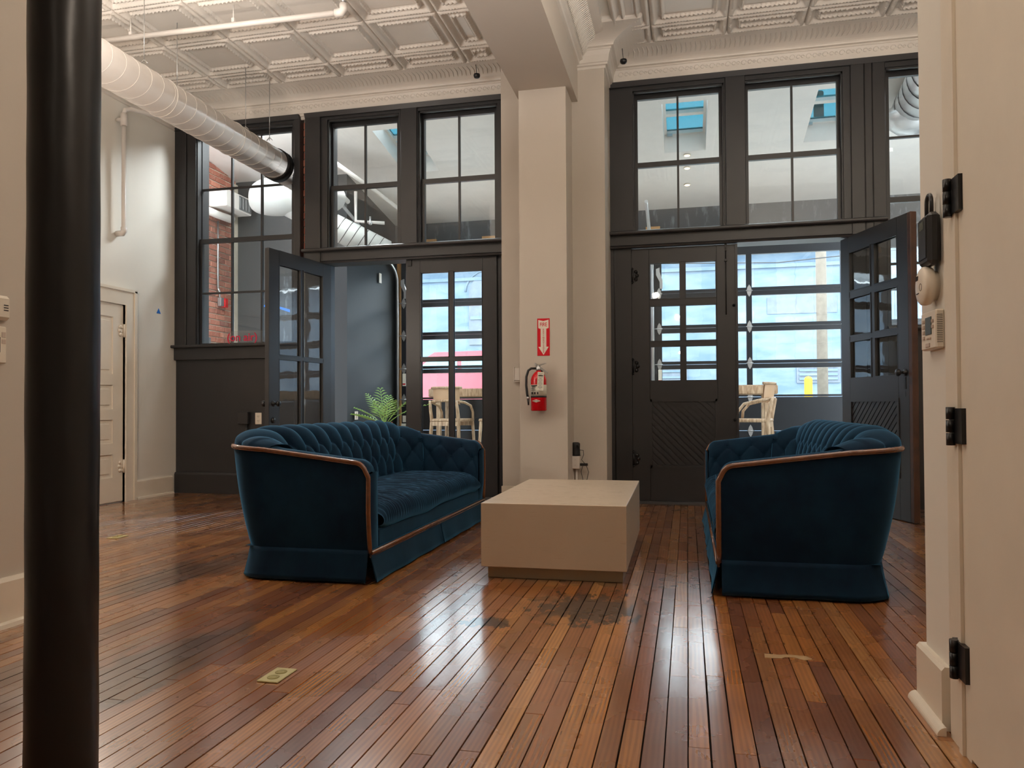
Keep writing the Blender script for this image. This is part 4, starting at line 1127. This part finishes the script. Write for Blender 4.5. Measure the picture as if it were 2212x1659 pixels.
    for sx in (-1, 1):
        for yy in (SF+.08, SB-.08): MB().lathe([(.02, 0), (.028, .12), (.028, .16)], (sx*(SL-.1), yy, 0), 10).build('leg', M['old_wood'], t)
    return t
s1 = mk_sofa(); s1.location = (-1.875, 4.52, 0); s1.rotation_euler = (0, 0, PI/2+.010)
s1['label'] = 'blue velvet tufted sofa left of the table, facing right'; s1['group'] = 'velvet sofas'
s2 = copy_tree(s1); s2.location = (.50, 4.63, 0); s2.rotation_euler = (0, 0, -PI/2+.0)
s2['label'] = 'blue velvet tufted sofa right of the table, in front of the open door'

# ------------------------------------------------------------------ coffee table
t = thing('coffee_table', 'low cream block coffee table on recessed metal plinth between two sofas', 'table', (-1.0, 3.65, 0), .012)
BB(0, .712, 0, 1.26, .062, .375, b=.0025).build('table_block', M['table'], t)
BB(.022, .69, .05, 1.21, 0, .062, b=.002).build('plinth', M['plinth'], t)

# ------------------------------------------------------------------ iron column
t = thing('iron_column', 'round black painted iron column in the left foreground', 'column', (-1.352, 1.43, 0))
def colr(u, v):
    a = 2*PI*u; z = 4.0*v
    r = .0722+.0006*math.sin(z*7+a*2)+.0005*math.sin(z*23+a*5)
    return (r*math.cos(a), r*math.sin(a), z)
MB().grid(colr, 64, 80, cu=True).build('shaft', M['iron'], t)
MB().lathe([(.0745, 0), (.0745, .03), (.073, .035)], (0, 0, 0), 32).build('base_ring', M['iron'], t)

# ------------------------------------------------------------------ pipes of the main room
t = thing('sprinkler_pipe', 'white sprinkler pipe with end fitting hung under the pressed ceiling', 'pipe', (-4.52, 5.10, 3.75))
MB().tube([(0, 0, 0), (2.05, .04, .0)], .021, 12).build('pipe', M['duct'], t)
MB().tube([(2.02, .04, .0), (2.07, .04, .0), (2.085, .04, .02), (2.085, .04, .06)], .03, 12).build('elbow', M['duct'], t)
MB().lathe([(.012, .05), (.012, .075), (.020, .078), (.020, .082), (.008, .09), (.014, .10), (.014, .104)], (2.085, .04, 0), 12).build('sprinkler_head', M['silver'], t)
MB().tube([(0, 0, 0), (-.06, 0, 0), (-.08, 0, -.03), (-.08, 0, -.10)], .028, 12).build('elbow', M['duct'], t)
for x in (.30, 1.20):
    MB().tube([(x, .01, .025), (x, .01, .15)], .005, 6).box(x-.012, x+.012, 0, .02, .015, .045).build('hanger_rod', M['duct'], t)
t = thing('ceiling_sprinkler', 'small white fitting on the pressed ceiling near the beam', 'sprinkler', (-2.10, 5.05, 3.80))
MB().lathe([(.018, -.03), (.03, -.01), (.03, .06), (.022, .10)], (0, 0, 0), 14).build('cap', M['duct'], t)
MB().tube([(.03, 0, .0), (.06, 0, .01), (.06, 0, .04)], .006, 8).build('clip', M['duct'], t)
t = thing('wall_pipe', 'white painted pipe running down the left wall', 'pipe', (-4.985, 5.94, 2.44))
MB().tube([(-.04, 0, 0), (.0, 0, 0), (.012, 0, .02), (.012, 0, .06), (.012, 0, 1.10)], .020, 12).build('pipe', M['duct'], t)
MB().tube([(-.06, 0, 0), (.0, 0, 0), (.014, 0, .018), (.014, 0, .055)], .027, 12).build('elbow', M['duct'], t)
MB().tube([(.012, 0, .98), (.012, 0, 1.09)], .030, 12).tube([(-.06, 0, 1.04), (.012, 0, 1.04)], .018, 10).build('tee_fitting', M['duct'], t)
MB().tube([(.012, 0, 1.09), (.014, .01, 1.13), (.04, .05, 1.15), (.3, .5, 1.155)], .020, 12).build('pipe', M['duct'], t)

# ------------------------------------------------------------------ things on the walls
def poly_text(txt, size, mat, bold=.0):
    return text_mesh(txt, size, .0004, mat, bold)
t = thing('fire_sign', 'red and white fire extinguisher sign with down arrow on pillar', 'sign', (-1.118, 5.998, 1.404))
SW, SH = .0505, .149
B(-SW, SW, -.0012, 0, -SH, SH).build('sign_plate', M['sign_red'], t)
arrow = [(-.042, .138), (0, .128), (.042, .138), (.042, .072), (.023, .066), (.023, -.078), (.042, -.078), (0, -.143), (-.042, -.078), (-.023, -.078), (-.023, .066), (-.042, .072)]
MB().prism(arrow, -.0018, -.0010, 'y').build('arrow', M['label'], t)
def letter(txt, size, x, z, mat, par, y=-.0022, bold=.0, name='lettering', sx=1):
    o = link(name, text_mesh(txt, size, .0003, mat, bold), par); o.rotation_euler = (PI/2, 0, 0); o.location = (x, y, z); o.scale = (sx, 1, 1); return o
letter('FIRE', .044, 0, .099, M['sign_red'], t, bold=.0004, sx=.74)
for k, ch in enumerate('EXTINGUISHER'): letter(ch, .0185, 0, .058-k*.0163, M['sign_red'], t, bold=.0003, sx=.95)

t = thing('fire_extinguisher', 'red fire extinguisher with black hose and inspection tag on pillar', 'extinguisher', (-1.146, 5.925, .815))
r = .062
MB().lathe([(.02, .004), (r-.006, 0), (r, .006), (r, .245), (r-.004, .262), (r-.016, .285), (.030, .305), (.018, .312), (.018, .325)], (0, 0, 0), 32).build('cylinder', M['red'], t)
MB().lathe([(r+.0006, .118), (r+.0006, .205)], (0, 0, 0), 32).build('paper_band', M['label'], t)
MB().lathe([(r+.0010, .105), (r+.0010, .118)], (0, 0, 0), 32).build('dark_band', M['ink'], t)
MB().lathe([(.020, .318), (.022, .322), (.022, .345), (.014, .350), (.014, .362)], (0, 0, 0), 16).build('valve', M['silver'], t)
MB().prism([(-.022, .352), (.0, .352), (.05, .370), (.062, .372), (.062, .378), (.048, .378), (-.0, .362), (-.024, .378), (-.034, .372)], -.011, .011, 'y').build('upper_handle', M['silver'], t)
MB().prism([(.0, .340), (.012, .346), (.066, .312), (.074, .300), (.070, .296), (.054, .306), (.0, .332)], -.010, .010, 'y').build('lever', M['silver'], t)
MB().tube([(-.02, -.01, .335), (-.055, -.02, .335), (-.078, -.025, .318), (-.092, -.03, .27), (-.094, -.03, .20), (-.086, -.03, .13), (-.080, -.03, .105)], .0095, 12).build('hose', M['black'], t)
MB().tube([(-.081, -.03, .112), (-.079, -.03, .092)], .012, 12).build('hose_clamp', M['silver'], t)
MB().tube([(-.079, -.03, .092), (-.076, -.03, .045)], [.010, .006], 12).build('nozzle', M['black'], t)
tg = MB().box(-.008, .042, -.0715, -.0700, .160, .305).build('inspection_tag', M['label'], t); tg.rotation_euler = (0, .05, 0)
mb = MB()
for k in range(14):
    z = .172+k*.009; w2 = .018 if k % 3 else .010
    mb.box(.017-w2, .017+w2*.9, -.0722, -.0714, z, z+.0022)
mb.box(-.002, .036, -.0722, -.0714, .272, .280); mb.build('print', M['ink'], tg)
mb = MB()
for k in range(3): mb.prism([(-.046+k*.022, .130), (-.034+k*.022, .130), (-.034+k*.022, .148), (-.046+k*.022, .148)], -.0640-.0*k, -.0500, 'y')
for k in range(4): mb.box(-.048, -.012, -.0632, -.048, .158+k*.010, .161+k*.010)
mb.box(-.048, .0, -.0636, -.046, .194, .202)
mb.build('print', M['ink'], t)
MB().prism([(-.042, .078), (-.008, .090), (.026, .078), (-.008, .066)], -.0650, -.050, 'y').build('diamond_mark', M['label'], t)
mb = MB().box(-.028, .012, -.0658, -.064, .076, .080); mb.build('print', M['ink'], t)
BB(-.02, .02, .055, .075, .20, .34, b=.003).build('wall_bracket', M['black'], t)

t = thing('door_contact_box', 'small white metal box on the left side of the pillar', 'box', (-1.40, 6.325, 1.12))
BB(-.028, .022, -.03, 0, -.05, .055, b=.003).build('cover', M['duct'], t)
MB().box(-.032, -.026, -.034, 0, -.058, .062).box(-.032, .02, -.034, -.02, -.062, -.056).build('flange', M['duct'], t)
MB().tube([(.022, -.012, -.05), (.024, -.012, -.9)], .005, 8).build('conduit', M['duct'], t)

t = thing('security_camera', 'black cylindrical camera on a white box in the pillar corner', 'camera', (-.905, 6.28, .44))
MB().lathe([(.040, 0), (.036, .012), (.034, .075), (.036, .10), (.030, .108), (.02, .112)], (0, 0, 0), 24).build('camera_body', M['black'], t)
MB().lathe([(.001, -.046), (.010, -.044), (.010, -.034)], (.02, 0, .085), 12, 'y').build('lens', M['iron'], t)
BB(-.042, .035, -.04, .03, -.105, 0, b=.004).build('outlet_box', M['duct'], t)
for z in (-.03, -.075): MB().lathe([(.003, -.042), (.003, -.040)], (.0, 0, z), 8, 'y').build('screw', M['button'], t)
MB().tube([(-.025, 0, -.105), (-.025, 0, -.44)], .008, 8).tube([(.005, 0, -.105), (.005, 0, -.44)], .008, 8).build('conduit', M['duct'], t)
BB(.036, .10, -.02, 0, -.082, -.060, b=.003).build('plug_adapter', M['black'], t)
MB().tube([(.035, -.02, .05), (.065, -.02, .048), (.068, -.02, .01), (.05, -.02, -.03), (.075, -.02, -.06)], .0025, 6).tube(
    [(.06, -.02, -.08), (.046, -.02, -.13), (.062, -.02, -.20), (.085, -.02, -.42)], .0025, 6).tube([(.09, -.02, -.08), (.108, -.02, -.13), (.092, -.02, -.20), (.06, -.02, -.42)], .0025, 6).build('cable', M['black'], t)

# black covers on the ceiling corners
for (x, y, z, lb) in ((-1.80, 6.50, 3.80, 'small black round plug hole in the white cornice left of the beam'), (-.50, 6.42, 3.755, 'small black fixture stub hanging at the cornice corner right of beam')):
    tag(MB().lathe([(.012, -.03), (.024, -.026), (.030, -.01), (.028, .004), (.012, .008)], (x, y, z), 16).tube([(x, y, z), (x-.01, y, z+.10)], .003, 6).build('junction_fitting', M['black']), lb, 'fitting')

# outlets and plates of the main room
t = thing('wall_outlet', 'cream duplex outlet plate on the dark panel by the open door', 'outlet', (-4.12, 6.775, .745))
BB(-.035, .035, -.007, 0, -.057, .057, b=.003).build('plate', M['plastic'], t)
for z in (-.022, .022):
    s = MB().lathe([(.016, -.010), (.017, -.006)], (0, 0, z), 16, 'y').build('socket', M['plastic'], t)
    MB().box(-.008, -.005, -.0105, -.0095, z-.004, z+.006).box(.005, .008, -.0105, -.0095, z-.004, z+.006).box(-.002, .002, -.0105, -.0095, z-.012, z-.008).build('slot', M['black'], s)
t = thing('wall_box', 'dark painted surface box with conduit on the dark panel under window', 'box', (-4.26, 6.775, .74))
BB(-.06, .05, -.05, 0, -.05, .07, b=.004).build('box', M['dark'], t)
MB().tube([(.02, -.02, -.05), (.02, -.02, -.56)], .012, 8).build('conduit', M['dark'], t)
for (x, y, rz, lb) in ((-1.275, 2.205, 0, 'brass floor outlet cover with two round lids in the foreground boards'), (-3.68, 4.35, .1, 'brass floor outlet cover far left near the column')):
    t = thing('floor_outlet', lb, 'floor outlet', (x, y, 0), rz)
    BB(-.036, .036, -.062, .062, 0, .005, b=.002).build('cover_plate', M['brass'], t)
    for yy in (-.024, .024):
        s = MB().lathe([(.019, .005), (.019, .0062), (.017, .0066)], (0, yy, 0), 24).build('lid', M['brass_dark'], t)
        B(-.010, .010, yy-.0015, yy+.0015, .0066, .0072).build('lid_slot', M['brass'], s)
t = MB().prism([(-.075, -.022), (-.02, -.02), (-.01, -.004), (.02, .0), (.05, -.022), (.08, -.010), (.065, .022), (.0, .028), (-.02, .018), (-.072, .022)], 0, .0012, 'z').build('filler_patch', M['mastic'])
t.location = (.32, 2.73, 0); tag(t, 'irregular tan filler patch in the floorboards before the right sofa', 'patch')
t = MB().prism([(6.48, 1.78), (6.54, 1.78), (6.51, 1.83)], -5.05, -5.047, 'x').build('tape_piece', M['tape']); tag(t, 'tiny blue tape piece stuck on the left white wall', 'tape')

# on air sign
t = thing('neon_sign', 'clear acrylic sign with red script reading on air on window sill', 'sign', (-4.275, 6.725, 1.485))
BB(-.20, .235, -.004, .004, .0, .125, b=.002).build('acrylic_board', M['acrylic'], t)
M['neon_red'] = simple('unlit_red_neon', srgb(200, 16, 60), .3)
o = letter('(on air)', .112, .01, .058, M['neon_red'], t, y=-.010, bold=.0012, sx=1.0)
B(-.19, -.17, -.02, .02, 0, .004).build('foot', M['acrylic'], t); B(.17, .19, -.02, .02, 0, .004).build('foot', M['acrylic'], t)

# right wall devices (on the wall face x = .66, facing -x)
t = thing('key_lock_box', 'black key lock box with shackle hanging on the right wall', 'lock box', (.66, 2.262, 1.30))
BB(-.036, -.004, -.052, .038, -.078, .062, b=.010).build('body', M['black'], t)
BB(-.039, -.034, -.04, .028, -.06, .05, b=.002).build('face_plate', M['iron'], t)
B(-.0400, -.038, -.022, .010, .02, .042).build('dial_window', M['screen'], t)
MB().tube([(-.020, -.028, .055), (-.020, -.028, .095)]+[(-.020, -.007-.021*math.cos(a), .095+.02*math.sin(a)) for a in [k*PI/8 for k in range(1, 8)]]+[(-.020, .014, .095), (-.020, .014, .055)], .0055, 8).build('shackle', M['black'], t)
t = thing('carbon_monoxide_alarm', 'rounded white alarm on the right wall above the thermostat', 'alarm', (.66, 2.280, 1.172))
pr = [(-.055, -.018), (-.055, .018)]+[(-.055+.036*0+.040*(1-math.cos(a))*0, 0) for a in ()]
poly = [(-.052+.022*(1-math.cos(a)), .03+.028*math.sin(a)) for a in [k*PI/2/6 for k in range(7)]]
poly = [(.058*math.cos(a), .058*math.sin(a)) for a in [2*PI*k/32 for k in range(32)]]
MB().lathe([(.040, 0), (.040, -.010), (.050, -.014), (.053, -.024), (.052, -.034), (.046, -.039), (.020, -.041), (.002, -.041)], (0, -.005, 0), 32, 'x').build('housing', M['plastic'], t)
mb = MB()
for k in range(3): mb.box(-.0418, -.038, .008+k*.008, .012+k*.008, .018, .030)
mb.build('vent_slot', M['ink'], t)
mb = MB().tube([(-.0414, -.015+.010*math.cos(a), -.004+.010*math.sin(a)) for a in [k*PI/6 for k in range(12)]], .0006, 5, closed=True).box(-.0416, -.039, .0, .024, -.020, -.017); mb.build('print', M['ink'], t)
t = thing('thermostat', 'white rectangular thermostat with grey screen on the right wall', 'thermostat', (.66, 2.27, 1.05))
BB(-.022, 0, -.064, .064, -.052, .052, b=.004).build('housing', M['plastic'], t)
BB(-.0240, -.021, -.030, .022, -.012, .036, b=.001).build('screen', M['screen'], t)
mb = MB()
for k in range(4): mb.bevbox(-.0255, -.021, .030, .044, .022-k*.015, .031-k*.015, b=.001)
for k in range(2): mb.bevbox(-.0255, -.021, -.048, -.036, .018-k*.015, .027-k*.015, b=.001)
for k in range(2): mb.bevbox(-.0248, -.021, -.024+k*.022, -.010+k*.022, -.024, -.019, b=.001)
mb.bevbox(-.0248, -.021, -.015, .018, -.045, -.034, b=.001)
mb.build('button', M['button'], t)
mb = MB()
for k in range(16): mb.box(-.019, -.005, -.0645, -.0635, -.036+k*.0048, -.0345+k*.0048)
mb.build('vent_slot', M['ink'], t)
# left partition devices
t = thing('wall_alarm', 'white rounded alarm at the far left edge of the picture', 'alarm', (-2.62, 2.44, 1.245))
BB(0, .030, -.07, .045, -.048, .048, b=.012).build('housing', M['plastic'], t)
mb = MB()
for k in range(3): mb.box(.0295, .031, .008, .028, -.012+k*.010, -.008+k*.010)
mb.build('vent_slot', M['ink'], t)
t = thing('thermostat', 'white thermostat below the alarm at the far left edge', 'thermostat', (-2.62, 2.42, 1.10))
BB(0, .022, -.08, .050, -.072, .072, b=.004).build('housing', M['plastic'], t)
BB(.021, .024, -.05, .020, -.03, .03, b=.001).build('screen', M['screen'], t)
mb = MB().bevbox(.021, .024, .026, .044, .03, .05, b=.001).bevbox(.021, .024, .026, .044, .005, .022, b=.001); mb.build('button', M['button'], t)
t = thing('black_cabinet', 'black cabinet sliver behind the left wall end', 'cabinet', (-4.9, 3.9, 0))
BB(0, .5, 0, .5, .0, .62, b=.01).build('carcass', M['black'], t)
BB(.5, .515, .02, .48, .05, .58, b=.004).build('door', M['iron'], t)

# ------------------------------------------------------------------ back room furniture
def bar_table(loc, rz, L, label):
    t = thing('bar_table', label, 'table', loc, rz, 'high bar tables in the back room')
    BB(0, L, 0, .62, .985, 1.10, b=.012).build('table_top', M['oak'], t)
    for x in (.12, L-.12):
        for y in (.1, .5): BB(x-.03, x+.03, y-.03, y+.03, 0, .985, b=.004).build('leg', M['oak'], t)
    return t
bar_table((-3.50, 10.05, 0), 0, 1.9, 'thick wooden bar table behind the closed glazed left door')
bar_table((-.75, 9.75, 0), 0, 1.82, 'thick wooden bar table seen through the right door opening')
def bar_stool(loc, rz, label):
    t = thing('bar_stool', label, 'stool', loc, rz, 'bentwood bar stools in the back room')
    # local: front is -y, back rail at +y
    legs = [(-.20, -.19, -.235, -.225), (.20, -.19, .235, -.225), (-.20, .19, -.24, .24), (.20, .19, .24, .24)]
    for i, (x, y, bx, by) in enumerate(legs):
        top = .68 if i < 2 else .93
        pts = [(bx, by, 0), (x, y, .66)] if i < 2 else [(bx, by, 0), (x, y, .66), (x*1.02, y+.03, .82), (x*.98, y+.055, top)]
        MB().tube(pts, [.017, .022] if i < 2 else [.017, .026, .022, .018], 10).build('leg', M['oak'], t)
    BB(-.22, .22, -.22, .22, .655, .695, b=.012).build('seat', M['oak'], t)
    BB(-.20, .20, -.215, -.195, .60, .655, b=.003).build('apron', M['oak'], t); BB(-.20, .20, .195, .215, .60, .655, b=.003).build('apron', M['oak'], t)
    for (a, b) in (((-.22, -.2), (.22, -.2)), ((-.22, .21), (.22, .21))):
        MB().tube([(a[0], a[1], .22), (b[0], b[1], .22)], .012, 8).build('footrest', M['oak'], t)
    # bent arm and back rail
    pts = [(-.235, -.14, .66), (-.24, -.13, .78), (-.245, -.06, .865), (-.245, .08, .90)]
    for k in range(9):
        a = PI-k/8*PI; pts.append((.245*math.cos(a), .10+.15*math.sin(a), .905+.025*math.sin(a)))
    pts += [(.245, .08, .90), (.245, -.06, .865), (.24, -.13, .78), (.235, -.14, .66)]
    MB().tube(pts, .017, 10).build('arm_rail', M['oak'], t)
    mb = MB().grid(lambda u, v: (.215*math.cos(PI*(.12+.76*u)), .10+.15*math.sin(PI*(.12+.76*u))+.022*(v-.5), .925+.175*v-.05*(2*u-1)**2*(1-v)), 24, 8)
    mb.grid(lambda u, v: (.205*math.cos(PI*(.12+.76*u)), .085+.15*math.sin(PI*(.12+.76*u))+.022*(v-.5), .925+.175*v-.05*(2*u-1)**2*(1-v)), 24, 8)
    mb.build('cane_back', M['cane'], t)
    MB().tube([(.23*math.cos(PI*(.08+.84*u)), .105+.155*math.sin(PI*(.08+.84*u)), 1.10) for u in [k/16 for k in range(17)]], .016, 8).build('top_rail', M['oak'], t)
    return t
st = bar_stool((-3.05, 9.72, 0), PI*.93, 'wooden bentwood stool at the left bar table')
def stool_copy(loc, rz, label):
    c = copy_tree(st); c.location = loc; c.rotation_euler = (0, 0, rz); c['label'] = label
stool_copy((-2.42, 9.75, 0), -PI*.5, 'wooden bentwood stool half hidden at right stile of left door')
stool_copy((.73, 9.30, 0), -PI*.56, 'wooden stool with cane back seen through the right door opening')

t = thing('potted_palm', 'bright green palm in a terracotta pot behind the left sofa', 'plant', (-3.55, 8.6, 0))
MB().lathe([(.10, 0), (.13, .02), (.15, .50), (.17, .52), (.17, .60), (.15, .60), (.14, .56)], (0, 0, 0), 24).build('pot', M['terracotta'], t)
for k in range(4):
    a = -.6+k*1.25; MB().prism([(-.03, 0), (.03, 0), (.035, .09), (0, .13)], -.004, .004, 'y').xf(Matrix.Translation((.15*math.cos(a), .15*math.sin(a), .56)) @ Matrix.Rotation(a+PI/2, 4, 'Z') @ Matrix.Rotation(-.5, 4, 'X')).build('pot_leaf', M['terracotta'], t)
def frond(az, lean, L, h0):
    mb = MB(); pts = []; N = 12
    for k in range(N+1):
        s = k/N; r_ = L*lean*s**1.2; z = h0+L*(s*(1.05-.35*lean)-.35*lean*s*s)
        pts.append(Vector((r_*math.cos(az), r_*math.sin(az), z)))
    mb.tube(pts, [.006*(1-.7*k/N) for k in range(N+1)], 5)
    for k in range(4, N+1):
        p = pts[k]; d = (pts[k]-pts[k-1]).normalized(); side = d.cross(Vector((0, 0, 1))).normalized()
        ll = .13*math.sin(PI*min(.97, k/N*.72+.22))+.025
        for sg in (-1, 1):
            e = p+(side*sg*.95+d*.55+Vector((0, 0, -.12))).normalized()*ll
            m1 = p+(e-p)*.45+Vector((0, 0, .012)); wv = d*.0065
            mb.add([p-wv*.4, p+wv*.4, m1+wv, e, m1-wv], [(0, 1, 2, 3, 4)])
            mb.add([v+Vector((0, 0, -.0012)) for v in (p-wv*.4, p+wv*.4, m1+wv, e, m1-wv)], [(4, 3, 2, 1, 0)])
    mb.build('frond', M['leaf'], t)
for az, ln, L, in ((2.9, .45, .50), (2.4, .22, .48), (.15, .62, .58), (.40, .85, .56), (3.5, .75, .42), (1.3, .2, .38), (4.6, .45, .38), (5.6, .5, .42), (3.1, .95, .40)):
    frond(az, ln, L*1.08, .60)
bpy.context.view_layer.update()
